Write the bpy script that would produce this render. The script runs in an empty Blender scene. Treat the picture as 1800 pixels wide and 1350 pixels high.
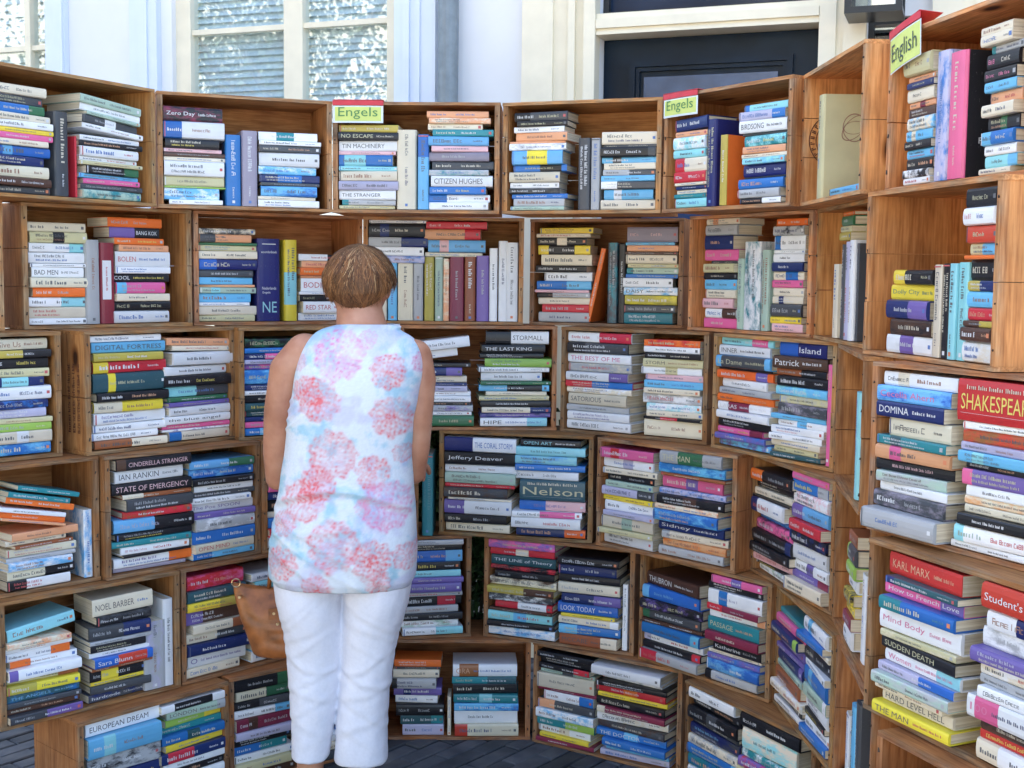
import bpy, bmesh, math, random
from mathutils import Vector, Matrix, noise
R=math.radians; rnd=random.Random(7)
sc=bpy.context.scene; col=sc.collection
# ---------------- camera, sky, sun, exposure
cd=bpy.data.cameras.new('camera'); cam=bpy.data.objects.new('camera',cd); col.objects.link(cam)
cd.sensor_width=36; cd.lens=2184.7/1800*36; cd.clip_start=.05; cd.clip_end=500
CAMH=1.5403
cam.matrix_world=Matrix.Translation((0,0,CAMH))@Matrix.Rotation(R(90)-.08719,4,'X')@Matrix.Rotation(.010335,4,'Z')
sc.camera=cam
w=bpy.data.worlds.new('World'); sc.world=w; w.use_nodes=True
nt=w.node_tree; bg=nt.nodes['Background']
sky=nt.nodes.new('ShaderNodeTexSky'); sky.sky_type='NISHITA'; sky.sun_disc=False
SUN_EL,SUN_AZ=R(58),R(0)
sky.sun_elevation=SUN_EL; sky.sun_rotation=SUN_AZ; sky.air_density=1.0; sky.dust_density=2.0; sky.ozone_density=1.0
nt.links.new(sky.outputs[0],bg.inputs[0]); bg.inputs[1].default_value=.15
sd=bpy.data.lights.new('sun','SUN'); sd.energy=4.0; sd.angle=R(.5); sd.color=(1,.95,.86)
sun=bpy.data.objects.new('sun',sd); col.objects.link(sun)
sun.rotation_euler=(SUN_EL-R(90),0,-SUN_AZ)     # light travels towards -Y and down: the sun stands behind the house
sc.view_settings.view_transform='Standard'; sc.view_settings.look='None'; sc.view_settings.gamma=1
sc.view_settings.exposure=2.2
sc.cycles.max_bounces=8; sc.cycles.diffuse_bounces=4; sc.cycles.transparent_max_bounces=8

# ---------------- materials
MATS={}
def mk(name):
    m=bpy.data.materials.new(name); m.use_nodes=True; MATS[name]=m
    t=m.node_tree; return m,t,t.nodes,t.links,t.nodes['Principled BSDF']
def nd(N,typ,**kw):
    n=N.new(typ)
    for k,v in kw.items(): setattr(n,k,v)
    return n
def ramp(N,stops):
    r=N.new('ShaderNodeValToRGB'); e=r.color_ramp.elements
    while len(e)<len(stops): e.new(.5)
    for i,(p,c) in enumerate(stops): e[i].position=p; e[i].color=(*c,1) if len(c)==3 else c
    return r
def plain(name,c,rough=.6,metal=0,var=.12,scale=8,bump=.1,spec=.4):
    if name in MATS: return MATS[name]
    m,t,N,L,p=mk(name)
    tc=nd(N,'ShaderNodeTexCoord'); no=nd(N,'ShaderNodeTexNoise'); no.inputs['Scale'].default_value=scale; no.inputs['Detail'].default_value=6
    L.new(tc.outputs['Object'],no.inputs[0])
    r=ramp(N,[(.3,tuple(x*(1-var) for x in c)),(.7,tuple(min(1,x*(1+var)) for x in c))]); L.new(no.outputs[0],r.inputs[0])
    L.new(r.outputs[0],p.inputs['Base Color']); p.inputs['Roughness'].default_value=rough; p.inputs['Metallic'].default_value=metal
    p.inputs['Specular IOR Level'].default_value=spec
    if bump:
        b=nd(N,'ShaderNodeBump'); b.inputs['Strength'].default_value=bump; b.inputs['Distance'].default_value=.004
        L.new(no.outputs[0],b.inputs['Height']); L.new(b.outputs[0],p.inputs['Normal'])
    return m
def wood(name,axis,base=1.0):
    m,t,N,L,p=mk(name)
    tc=nd(N,'ShaderNodeTexCoord'); oi=nd(N,'ShaderNodeObjectInfo')
    sc_={'x':(2.2,30,30),'z':(22,26,1.8)}[axis]
    off=nd(N,'ShaderNodeVectorMath',operation='SCALE'); off.inputs[0].default_value=(13,7,29); L.new(oi.outputs['Random'],off.inputs['Scale'])
    ad=nd(N,'ShaderNodeVectorMath',operation='ADD'); L.new(tc.outputs['Object'],ad.inputs[0]); L.new(off.outputs[0],ad.inputs[1])
    mp=nd(N,'ShaderNodeMapping'); mp.inputs['Scale'].default_value=sc_; L.new(ad.outputs[0],mp.inputs[0])
    # grain: distorted rings
    big=nd(N,'ShaderNodeTexNoise'); big.inputs['Scale'].default_value=.9; big.inputs['Detail'].default_value=2; L.new(mp.outputs[0],big.inputs[0])
    mul=nd(N,'ShaderNodeMath',operation='MULTIPLY'); mul.inputs[1].default_value=26; L.new(big.outputs[0],mul.inputs[0])
    sn=nd(N,'ShaderNodeMath',operation='SINE'); L.new(mul.outputs[0],sn.inputs[0])
    fine=nd(N,'ShaderNodeTexNoise'); fine.inputs['Scale'].default_value=7; fine.inputs['Detail'].default_value=6; L.new(mp.outputs[0],fine.inputs[0])
    mx=nd(N,'ShaderNodeMath',operation='MULTIPLY_ADD'); mx.inputs[1].default_value=.09; L.new(sn.outputs[0],mx.inputs[0]); L.new(fine.outputs[0],mx.inputs[2])
    r=ramp(N,[(.2,(.29,.110,.034)),(.42,(.43,.182,.060)),(.6,(.52,.238,.082)),(.85,(.61,.31,.125))]); L.new(mx.outputs[0],r.inputs[0])
    # stains
    st=nd(N,'ShaderNodeTexNoise'); st.inputs['Scale'].default_value=6; st.inputs['Detail'].default_value=5; L.new(ad.outputs[0],st.inputs[0])
    sr=ramp(N,[(.34,(.42,.38,.36)),(.56,(1,1,1))]); L.new(st.outputs[0],sr.inputs[0])
    m1=nd(N,'ShaderNodeMixRGB',blend_type='MULTIPLY'); m1.inputs[0].default_value=.6; L.new(r.outputs[0],m1.inputs[1]); L.new(sr.outputs[0],m1.inputs[2])
    # knots
    vo=nd(N,'ShaderNodeTexVoronoi'); vo.inputs['Scale'].default_value=3.2
    mpk=nd(N,'ShaderNodeMapping'); mpk.inputs['Scale'].default_value=(1,2,2) if axis=='x' else (2,2,1); L.new(ad.outputs[0],mpk.inputs[0]); L.new(mpk.outputs[0],vo.inputs[0])
    kr=ramp(N,[(.05,(.10,.07,.05)),(.10,(.7,.6,.5)),(.14,(1,1,1))]); L.new(vo.outputs['Distance'],kr.inputs[0])
    m2=nd(N,'ShaderNodeMixRGB',blend_type='MULTIPLY'); m2.inputs[0].default_value=1; L.new(m1.outputs[0],m2.inputs[1]); L.new(kr.outputs[0],m2.inputs[2])
    # weathered front edges (local y near zero): greyer, worn
    sx=nd(N,'ShaderNodeSeparateXYZ'); L.new(tc.outputs['Object'],sx.inputs[0])
    mr=nd(N,'ShaderNodeMapRange'); mr.inputs[1].default_value=.02; mr.inputs[2].default_value=.002; mr.inputs[3].default_value=0; mr.inputs[4].default_value=1; L.new(sx.outputs[1],mr.inputs[0])
    en=nd(N,'ShaderNodeTexNoise'); en.inputs['Scale'].default_value=14; en.inputs['Detail'].default_value=5; L.new(ad.outputs[0],en.inputs[0])
    er=ramp(N,[(.38,(.15,.15,.15)),(.62,(.85,.85,.85))]); L.new(en.outputs[0],er.inputs[0])
    em=nd(N,'ShaderNodeMath',operation='MULTIPLY'); L.new(mr.outputs[0],em.inputs[0]); L.new(er.outputs[0],em.inputs[1])
    ec=ramp(N,[(.35,(.16,.10,.058)),(.7,(.44,.32,.20))]); L.new(fine.outputs[0],ec.inputs[0])
    m3=nd(N,'ShaderNodeMixRGB'); L.new(em.outputs[0],m3.inputs[0]); L.new(m2.outputs[0],m3.inputs[1]); L.new(ec.outputs[0],m3.inputs[2])
    # tint per crate
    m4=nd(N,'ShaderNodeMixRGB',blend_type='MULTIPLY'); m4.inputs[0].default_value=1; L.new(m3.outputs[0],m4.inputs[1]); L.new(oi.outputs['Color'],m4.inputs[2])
    L.new(m4.outputs[0],p.inputs['Base Color']); p.inputs['Roughness'].default_value=.68; p.inputs['Specular IOR Level'].default_value=.3
    b=nd(N,'ShaderNodeBump'); b.inputs['Strength'].default_value=.5; b.inputs['Distance'].default_value=.0015; L.new(mx.outputs[0],b.inputs['Height']); L.new(b.outputs[0],p.inputs['Normal'])
    return m
wood('wood_long','x'); wood('wood_side','z')
COLS={'W':(.86,.87,.88),'C':(.80,.72,.55),'K':(.016,.016,.02),'G':(.07,.075,.085),'g':(.46,.47,.48),'N':(.018,.03,.14),'B':(.03,.16,.52),
'S':(.16,.48,.78),'T':(.03,.25,.29),'t':(.035,.10,.12),'R':(.62,.035,.035),'P':(.78,.14,.32),'p':(.82,.50,.52),'O':(.84,.20,.03),'o':(.80,.40,.20),
'Y':(.86,.68,.06),'y':(.62,.58,.33),'L':(.33,.55,.10),'E':(.045,.17,.085),'e':(.42,.56,.46),'V':(.19,.13,.40),'v':(.50,.48,.64),'M':(.24,.03,.06),
'Z':(.34,.12,.045),'z':(.09,.045,.03),'A':(.30,.68,.74),'q':(.52,.42,.08),'h':(.33,.29,.36)}
CN={'W':'white','C':'cream','K':'black','G':'charcoal grey','g':'light grey','N':'navy','B':'blue','S':'sky blue','T':'teal','t':'dark teal','R':'red','P':'pink','p':'pale pink',
'O':'orange','o':'peach','Y':'yellow','y':'khaki','L':'lime green','E':'dark green','e':'sage green','V':'purple','v':'lavender','M':'maroon','Z':'rust brown','z':'dark brown','A':'aqua','q':'mustard','h':'mauve grey'}
def cover(c1,c2=None):
    name='cover_'+CN[c1].replace(' ','_')+('_'+CN[c2].replace(' ','_') if c2 else '')
    if name in MATS: return name
    m,t,N,L,p=mk(name)
    tc=nd(N,'ShaderNodeTexCoord'); oi=nd(N,'ShaderNodeObjectInfo')
    off=nd(N,'ShaderNodeVectorMath',operation='SCALE'); off.inputs[0].default_value=(31,17,5); L.new(oi.outputs['Random'],off.inputs['Scale'])
    ad=nd(N,'ShaderNodeVectorMath',operation='ADD'); L.new(tc.outputs['Object'],ad.inputs[0]); L.new(off.outputs[0],ad.inputs[1])
    hs=nd(N,'ShaderNodeHueSaturation')
    mv=nd(N,'ShaderNodeMapRange'); mv.inputs[3].default_value=.84; mv.inputs[4].default_value=1.1; L.new(oi.outputs['Random'],mv.inputs[0]); L.new(mv.outputs[0],hs.inputs['Value'])
    mh=nd(N,'ShaderNodeMath',operation='MULTIPLY'); mh.inputs[1].default_value=7.3; L.new(oi.outputs['Random'],mh.inputs[0])
    mf=nd(N,'ShaderNodeMath',operation='FRACT'); L.new(mh.outputs[0],mf.inputs[0])
    mh2=nd(N,'ShaderNodeMapRange'); mh2.inputs[3].default_value=.488; mh2.inputs[4].default_value=.512; L.new(mf.outputs[0],mh2.inputs[0]); L.new(mh2.outputs[0],hs.inputs['Hue'])
    if c2:
        ma=nd(N,'ShaderNodeMapping'); ma.inputs['Scale'].default_value=(.45,1,1); L.new(ad.outputs[0],ma.inputs[0])
        no=nd(N,'ShaderNodeTexNoise'); no.inputs['Scale'].default_value=38; no.inputs['Detail'].default_value=6; no.inputs['Roughness'].default_value=.7; L.new(ma.outputs[0],no.inputs[0])
        a,b=COLS[c1],COLS[c2]; mid=tuple((x+y)/2 for x,y in zip(a,b))
        r=ramp(N,[(.46,a),(.54,mid),(.62,b)]); L.new(no.outputs[0],r.inputs[0]); L.new(r.outputs[0],hs.inputs['Color'])
    else:
        no=nd(N,'ShaderNodeTexNoise'); no.inputs['Scale'].default_value=20; no.inputs['Detail'].default_value=5; L.new(ad.outputs[0],no.inputs[0])
        a=COLS[c1]; r=ramp(N,[(.3,tuple(x*.9 for x in a)),(.7,a)]); L.new(no.outputs[0],r.inputs[0]); L.new(r.outputs[0],hs.inputs['Color'])
    # scuffs and creases
    mp=nd(N,'ShaderNodeMapping'); mp.inputs['Scale'].default_value=(30,90,90); L.new(ad.outputs[0],mp.inputs[0])
    sn=nd(N,'ShaderNodeTexNoise'); sn.inputs['Scale'].default_value=3; sn.inputs['Detail'].default_value=8; sn.inputs['Roughness'].default_value=.75; L.new(mp.outputs[0],sn.inputs[0])
    sr=ramp(N,[(.62,(0,0,0)),(.78,(.6,.6,.6))]); L.new(sn.outputs[0],sr.inputs[0])
    mx=nd(N,'ShaderNodeMixRGB'); L.new(sr.outputs[0],mx.inputs[0]); L.new(hs.outputs[0],mx.inputs[1]); mx.inputs[2].default_value=(.62,.60,.56,1) if sum(COLS[c1])<1.4 else (.48,.44,.38,1)
    L.new(mx.outputs[0],p.inputs['Base Color'])
    p.inputs['Roughness'].default_value=.36; p.inputs['Specular IOR Level'].default_value=.45
    bm_=nd(N,'ShaderNodeBump'); bm_.inputs['Strength'].default_value=.25; bm_.inputs['Distance'].default_value=.0008; L.new(sn.outputs[0],bm_.inputs['Height']); L.new(bm_.outputs[0],p.inputs['Normal'])
    return name
def ink(c):
    name='ink_'+CN[c].replace(' ','_')
    if name not in MATS: plain(name,tuple(x*.72+.10 for x in COLS[c]),.5,var=.03,bump=0)
    return name
def pages_mat():
    m,t,N,L,p=mk('paper_edges')
    tc=nd(N,'ShaderNodeTexCoord'); oi=nd(N,'ShaderNodeObjectInfo'); mp=nd(N,'ShaderNodeMapping'); mp.inputs['Scale'].default_value=(4,4,900); L.new(tc.outputs['Object'],mp.inputs[0])
    no=nd(N,'ShaderNodeTexNoise'); no.inputs['Scale'].default_value=1; no.inputs['Detail'].default_value=3; L.new(mp.outputs[0],no.inputs[0])
    r=ramp(N,[(.3,(.46,.37,.24)),(.65,(.74,.66,.50))]); L.new(no.outputs[0],r.inputs[0])
    hs=nd(N,'ShaderNodeHueSaturation'); mv=nd(N,'ShaderNodeMapRange'); mv.inputs[3].default_value=.7; mv.inputs[4].default_value=1.25; L.new(oi.outputs['Random'],mv.inputs[0]); L.new(mv.outputs[0],hs.inputs['Value']); L.new(r.outputs[0],hs.inputs['Color'])
    L.new(hs.outputs[0],p.inputs['Base Color']); p.inputs['Roughness'].default_value=.85
    b=nd(N,'ShaderNodeBump'); b.inputs['Strength'].default_value=.4; b.inputs['Distance'].default_value=.0006; L.new(no.outputs[0],b.inputs['Height']); L.new(b.outputs[0],p.inputs['Normal'])
pages_mat()

# ---------------- mesh helpers
class MB:
    def __init__(s): s.v=[]; s.f=[]; s.m=[]
    def add(s,vs,fs,mat,M=None):
        o=len(s.v); s.v+= [tuple(M@Vector(v)) for v in vs] if M else [tuple(v) for v in vs]
        for f in fs: s.f.append(tuple(i+o for i in f)); s.m.append(mat)
    def box(s,x0,x1,y0,y1,z0,z1,mat,M=None,wob=0):
        vs=[(x,y,z) for z in (z0,z1) for y in (y0,y1) for x in (x0,x1)]
        if wob: vs=[tuple(c+rnd.uniform(-wob,wob) for c in v) for v in vs]
        s.add(vs,[(0,2,3,1),(4,5,7,6),(0,1,5,4),(2,6,7,3),(0,4,6,2),(1,3,7,5)],mat,M)
    def cyl(s,a,b,r0,r1,mat,n=12,cap=True):
        a=Vector(a);b=Vector(b); d=(b-a).normalized(); u=d.orthogonal().normalized(); v=d.cross(u)
        vs=[]
        for P,r in ((a,r0),(b,r1)):
            vs+=[P+u*(r*math.cos(2*math.pi*i/n))+v*(r*math.sin(2*math.pi*i/n)) for i in range(n)]
        fs=[(i,(i+1)%n,n+(i+1)%n,n+i) for i in range(n)]
        if cap: fs+=[tuple(range(n))[::-1],tuple(range(n,2*n))]
        s.add(vs,fs,mat)
    def join(s,o,M=None):
        k=len(s.v); s.v+=[tuple(M@Vector(v)) for v in o.v] if M else list(o.v)
        s.f+=[tuple(i+k for i in f) for f in o.f]; s.m+=o.m
    def build(s,name,parent=None,smooth=False,loc=None,M=None):
        me=bpy.data.meshes.new(name); me.from_pydata(s.v,[],s.f)
        names=[]
        for m in s.m:
            if m not in names: names.append(m)
        for n in names: me.materials.append(MATS[n])
        me.polygons.foreach_set('material_index',[names.index(m) for m in s.m])
        if smooth: me.polygons.foreach_set('use_smooth',[True]*len(me.polygons))
        me.update(); o=bpy.data.objects.new(name,me); col.objects.link(o)
        if parent: o.parent=parent
        if loc is not None: o.location=loc
        if M is not None: o.matrix_world=M
        return o
def empty(name,M): 
    o=bpy.data.objects.new(name,None); col.objects.link(o); o.empty_display_size=.05; o.matrix_world=M if isinstance(M,Matrix) else Matrix.Translation(M); return o
def tag(o,label,cat,group=None,kind=None):
    o['label']=label; o['category']=cat
    if group: o['group']=group
    if kind: o['kind']=kind
    return o
def structure(o): o['kind']='structure'; return o
TC={}
def text_geo(txt,cond=1.0):
    """flat lettering mesh, unit box: x 0..w, z 0..1 (cap height)"""
    if txt in TC: return TC[txt]
    cu=bpy.data.curves.new('t','FONT'); cu.body=txt; cu.resolution_u=2
    o=bpy.data.objects.new('t',cu); col.objects.link(o)
    me=bpy.data.meshes.new_from_object(o.evaluated_get(bpy.context.evaluated_depsgraph_get()))
    vs=[(v.co.x,0,v.co.y) for v in me.vertices]; fs=[tuple(p.vertices) for p in me.polygons]
    bpy.data.objects.remove(o); bpy.data.curves.remove(cu); bpy.data.meshes.remove(me)
    x0=min(v[0] for v in vs); x1=max(v[0] for v in vs); z0=min(v[2] for v in vs); z1=max(v[2] for v in vs)
    vs=[((v[0]-x0)/(x1-x0),0,(v[2]-z0)/(z1-z0)) for v in vs]
    TC[txt]=(vs,fs,(x1-x0)/(z1-z0)); return TC[txt]
def put_text(mb,txt,x0,x1,z0,z1,y,mat,aspect_keep=False):
    vs,fs,asp=text_geo(txt)
    if aspect_keep:
        h=z1-z0; wd=min(x1-x0,h*asp); c=(x0+x1)/2; x0,x1=c-wd/2,c+wd/2
    mb.add([(x0+v[0]*(x1-x0),y,z0+v[2]*(z1-z0)) for v in vs],fs,mat)
def scribble(mb,x0,x1,zc,h,y,mat,r):
    """unreadable print: rows of small upright strokes"""
    x=x0; wl=0; nw=r.randint(3,8); kw=r.choice((.75,1,1.3)); kt=r.choice((.7,1,1.5))
    while x<x1-h*.4:
        cw=h*r.uniform(.42,.7)*kw; t=h*.15*kt
        k=r.random()
        hh=h if (wl==0 or r.random()<.35) else h*.72
        if x+cw>x1: break
        def q(a,b,c,d): mb.add([(a,y,c),(b,y,c),(b,y,d),(a,y,d)],[(0,1,2,3)],mat)
        zb=zc-h/2
        q(x,x+t*1.2,zb,zb+hh)
        if k<.6: q(x+cw-t*1.6,x+cw-t*.4,zb,zb+hh*(.7 if k<.3 else 1))
        if k>.25: q(x+t,x+cw-t,zb+hh*.84,zb+hh)
        if k<.75 and k>.1: q(x+t,x+cw-t,zb+hh*.42,zb+hh*.57)
        if k>.45: q(x+t,x+cw-t,zb,zb+hh*.15)
        x+=cw+t*.7; wl+=1
        if wl>=nw: x+=h*.45; wl=0; nw=r.randint(3,8)
# ---------------- ground
def paving():
    m,t,N,L,p=mk('clinker_paving')
    tc=nd(N,'ShaderNodeTexCoord'); oi=nd(N,'ShaderNodeTexNoise'); oi.inputs['Scale'].default_value=9; oi.inputs['Detail'].default_value=8; L.new(tc.outputs['Object'],oi.inputs[0])
    r=ramp(N,[(.3,(.035,.04,.048)),(.55,(.075,.08,.09)),(.8,(.13,.125,.12))]); L.new(oi.outputs[0],r.inputs[0])
    oj=nd(N,'ShaderNodeNewGeometry'); hs=nd(N,'ShaderNodeHueSaturation'); mr=nd(N,'ShaderNodeMapRange'); mr.inputs[3].default_value=.6; mr.inputs[4].default_value=1.5; L.new(oj.outputs['Random Per Island'],mr.inputs[0]); L.new(mr.outputs[0],hs.inputs['Value']); L.new(r.outputs[0],hs.inputs['Color'])
    L.new(hs.outputs[0],p.inputs['Base Color']); p.inputs['Roughness'].default_value=.75
    b=nd(N,'ShaderNodeBump'); b.inputs['Distance'].default_value=.004; L.new(oi.outputs[0],b.inputs['Height']); L.new(b.outputs[0],p.inputs['Normal'])
paving(); plain('joint_sand',(.045,.042,.036),.95,var=.4,scale=60)
mb=MB(); mb.v=[(-60,-60,-.012),(60,-60,-.012),(60,60,-.012),(-60,60,-.012)]; mb.f=[(0,1,2,3)]; mb.m=['joint_sand']; structure(mb.build('ground'))
# clinkers laid in herringbone, real bricks with open joints
mb=MB(); a,bw=.2,.065; r=random.Random(3)
def brick(x,y,ang):
    c,s=math.cos(ang),math.sin(ang); hl,hw=a/2-.003,bw/2-.003; dz=r.uniform(-.003,.002); e=.004
    vs=[]
    for (z,k) in ((-.012,0),(dz-.004,0),(dz,e)):
        for sx_,sy_ in ((-1,-1),(1,-1),(1,1),(-1,1)):
            lx,ly=sx_*(hl-k),sy_*(hw-k); vs.append((x+c*lx-s*ly,y+s*lx+c*ly,z))
    fs=[(8,9,10,11)]
    for q in (0,4): fs+=[(q+i,q+(i+1)%4,q+4+(i+1)%4,q+4+i) for i in range(4)]
    mb.add(vs,fs,'clinker_paving')
rot=R(52)
for i in range(-60,60):
    for j in range(-26,26):
        # running courses, alternate courses shifted
        lx=j*a+(i%2)*a/2; ly=i*bw
        x=lx*math.cos(rot)-ly*math.sin(rot); y=3.2+lx*math.sin(rot)+ly*math.cos(rot)
        if -2.8<x<2.6 and .6<y<5.2: brick(x,y,rot)
structure(mb.build('paving'))
structure_pave_street=MB()
# street paving farther off
mb=MB(); mb.v=[(-30,-40,-.006),(30,-40,-.006),(30,.55,-.006),(-30,.55,-.006)]; mb.f=[(0,1,2,3)]; plain('street_stone',(.40,.37,.33),.85,var=.25,scale=3); mb.m=['street_stone']; structure(mb.build('street'))
# ---------------- the house behind
plain('white_render',(.80,.81,.83),.75,var=.06,scale=2.2,bump=.15); plain('bluish_trim',(.70,.77,.88),.5,var=.03); plain('cream_paint',(.84,.77,.60),.45,var=.05,scale=12)
plain('door_paint',(.004,.014,.030),.3,var=.3,scale=9,bump=.05,spec=.18); plain('dark_metal',(.02,.022,.025),.35,var=.2); plain('zinc_pipe',(.22,.26,.29),.5,var=.12,scale=30,metal=.3)
plain('blind_slats',(.80,.90,.93),.6,var=.08,scale=20); plain('blind_back',(.5,.56,.58),.8); plain('room_dark',(.03,.035,.04),.9); plain('door_panel_paint',(.03,.07,.16),.22,var=.3,spec=.7)
m,t,N,L,p=mk('window_glass')
N.remove(p); g=nd(N,'ShaderNodeBsdfGlossy'); g.inputs['Roughness'].default_value=.015; g.inputs['Color'].default_value=(.95,.98,1,1)
tr=nd(N,'ShaderNodeBsdfTransparent'); tr.inputs[0].default_value=(.96,.99,1,1); ms=nd(N,'ShaderNodeMixShader'); ms.inputs[0].default_value=.16
no=nd(N,'ShaderNodeTexNoise'); no.inputs['Scale'].default_value=3.2; no.inputs['Detail'].default_value=1; tc=nd(N,'ShaderNodeTexCoord'); L.new(tc.outputs['Object'],no.inputs[0])
b=nd(N,'ShaderNodeBump'); b.inputs['Strength'].default_value=.05; b.inputs['Distance'].default_value=.02; L.new(no.outputs[0],b.inputs['Height']); L.new(b.outputs[0],g.inputs['Normal'])
L.new(tr.outputs[0],ms.inputs[1]); L.new(g.outputs[0],ms.inputs[2]); L.new(ms.outputs[0],N['Material Output'].inputs[0])
plain('transom_glass',(.006,.018,.05),.12,var=.5,scale=3,bump=0,spec=.35)
HM=Matrix.Translation((0,5.0,0))@Matrix.Rotation(R(-20),4,'Z')
house=empty('house',HM); tag(house,'white rendered house front with cream window frames and dark door behind the book wall','house')
def wallseg(mb,holes,s0,s1,z0,z1,y0,y1,mat):
    """vertical strips with holes"""
    xs=sorted({s0,s1}|{h[0] for h in holes}|{h[1] for h in holes})
    for A,B in zip(xs,xs[1:]):
        hs=sorted([h for h in holes if h[0]<=A+1e-6 and h[1]>=B-1e-6],key=lambda h:h[2]); z=z0
        for h in hs:
            if h[2]>z: mb.box(A,B,y0,y1,z,h[2],mat)
            z=h[3]
        if z<z1: mb.box(A,B,y0,y1,z,z1,mat)
HO=[(-3.45,-2.258,.9,3.4),(-1.60,-.50,.9,3.4),(.345,1.176,0,3.2),(1.34,1.56,1.1,2.47)]
up=[(-4.9,-3.9,4.6,6.4),(-3.2,-2.2,4.6,6.4),(-1.6,-.6,4.6,6.4),(.3,1.3,4.6,6.4),(2.2,3.2,4.6,6.4)]
mb=MB(); wallseg(mb,HO+up,-6,6,0,8.6,0,.3,'white_render'); mb.box(-6,6,4.5,4.8,0,8.6,'white_render'); mb.box(-6,-5.7,.3,4.5,0,8.6,'white_render'); mb.box(5.7,6,.3,4.5,0,8.6,'white_render'); mb.build('wall',house)
plain('roof_tiles',(.20,.07,.04),.8,var=.3,scale=30)
mb=MB(); mb.add([(-6.2,-.3,8.61),(6.2,-.3,8.61),(6.2,5.1,8.61),(-6.2,5.1,8.61),(-6.2,2.4,11),(6.2,2.4,11)],[(0,1,5,4),(2,3,4,5),(0,4,3),(1,2,5),(0,3,2,1)],'roof_tiles'); mb.build('roof',house)
mb=MB()
for (A,B,z0,z1) in HO[:2]+up+HO[3:]: mb.box(A-.3,B+.3,.9,.95,z0-.2,z1+.2,'room_dark')
mb.build('interior_wall',house)
# trim strips between the openings
mb=MB()
mb.box(-2.258,-2.15,-.03,-.001,0,3.9,'bluish_trim'); mb.box(-2.20,-2.155,-.042,-.0305,0,3.9,'bluish_trim')
mb.box(-1.797,-1.655,-.035,-.001,0,3.9,'bluish_trim'); mb.box(-1.745,-1.70,-.045,-.0355,0,3.9,'bluish_trim')
mb.box(-.512,-.33,-.035,-.001,0,3.9,'bluish_trim'); mb.box(-.47,-.44,-.048,-.0355,0,3.9,'bluish_trim'); mb.box(-.415,-.395,-.043,-.0355,0,3.9,'bluish_trim')
mb.build('trim',house)
mb=MB()
mb.box(.044,.17,-.05,-.001,0,4.2,'cream_paint'); mb.box(.17,.235,-.035,-.001,0,4.2,'cream_paint'); mb.box(.235,.262,-.06,-.001,0,4.2,'cream_paint'); mb.box(.262,.30,-.04,-.001,0,4.2,'cream_paint'); mb.box(.30,.345,-.07,-.001,0,4.2,'cream_paint')
mb.box(1.176,1.235,-.06,-.001,0,4.2,'cream_paint'); mb.box(1.235,1.26,-.045,-.001,0,4.2,'cream_paint'); mb.box(1.26,1.338,-.055,-.001,0,4.2,'cream_paint')
mb.box(1.56,1.66,-.05,-.001,0,4.2,'cream_paint'); mb.box(1.66,1.70,-.035,-.001,0,4.2,'cream_paint'); mb.box(1.70,1.80,-.045,-.001,0,4.2,'cream_paint')
mb.box(.346,1.175,-.05,.12,2.455,2.535,'cream_paint'); mb.box(.346,1.175,-.065,-.0505,2.478,2.512,'cream_paint'); mb.box(.346,1.175,-.058,-.0505,2.455,2.467,'cream_paint')
mb.build('door_surround',house)
# door
door=MB(); door.box(.346,1.175,.06,.10,.01,2.453,'door_paint'); d=door.build('door',house)
mb=MB()
def frame(mb,x0,x1,z0,z1,wd,y0,y1,mat):
    mb.box(x0,x1,y0,y1,z1-wd,z1,mat); mb.box(x0,x1,y0,y1,z0,z0+wd,mat); mb.box(x0,x0+wd,y0,y1,z0+wd,z1-wd,mat); mb.box(x1-wd,x1,y0,y1,z0+wd,z1-wd,mat)
frame(mb,.455,1.075,1.25,2.365,.022,.035,.0595,'door_paint'); frame(mb,.478,1.052,1.273,2.342,.015,.045,.0597,'door_paint'); mb.box(.51,1.02,.048,.0595,1.31,2.305,'door_panel_paint')
frame(mb,.455,1.075,.2,1.1,.022,.035,.0595,'door_paint'); mb.box(.51,1.02,.048,.0595,.26,1.04,'door_panel_paint')
mb.build('door_moulding',d)
mb=MB(); mb.cyl((1.11,.06,1.08),(1.11,.0,1.08),.012,.012,'zinc_pipe'); mb.cyl((1.11,.005,1.08),(1.02,.005,1.08),.009,.008,'zinc_pipe'); mb.build('door_handle',d)
def window(A,B,z0,z1,mulls,bars,blind=True,fr=.05,label=None,fm='cream_paint',y=.05):
    mb=MB(); frame(mb,A,B,z0,z1,fr,y-.02,y+.05,fm)
    for (a,b) in mulls: mb.box(a,b,y-.018,y+.045,z0+fr,z1-fr,fm)
    xs=[A+fr]+[v for m_ in mulls for v in m_]+[B-fr]
    for i in range(0,len(xs),2):
        for zb in bars: mb.box(xs[i]+.0003,xs[i+1]-.0003,y-.008,y+.03,zb-.011,zb+.011,fm)
    wn=mb.build('window',house)
    pn=MB(); pn.box(A+fr-.004,B-fr+.004,y+.010,y+.013,z0+fr-.004,z1-fr+.004,'window_glass'); pn.build('pane',wn)
    if blind:
        bl=MB(); z=z0+.02
        while z<z1-.02:
            bl.add([(A+.03,y+.035,z),(B-.03,y+.035,z),(B-.03,y+.055,z+.034),(A+.03,y+.055,z+.034)],[(0,1,2,3)],'blind_slats'); z+=.03
        bl.box(A+.02,B-.02,y+.13,y+.135,z0,z1,'blind_back'); bl.build('blind',wn)
    sl=MB(); sl.box(A-.04,B+.04,-.09,y-.021,z0-.05,z0-.002,'cream_paint'); sl.build('sill',wn)
window(-3.45,-2.258,.9,3.4,[(-2.86,-2.80),(-2.425,-2.395)],[2.0,2.565,3.0],fr=.012)
window(-1.60,-.50,.9,3.4,[(-1.061,-.971)],[2.0,2.585,3.0],fr=.075)
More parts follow.
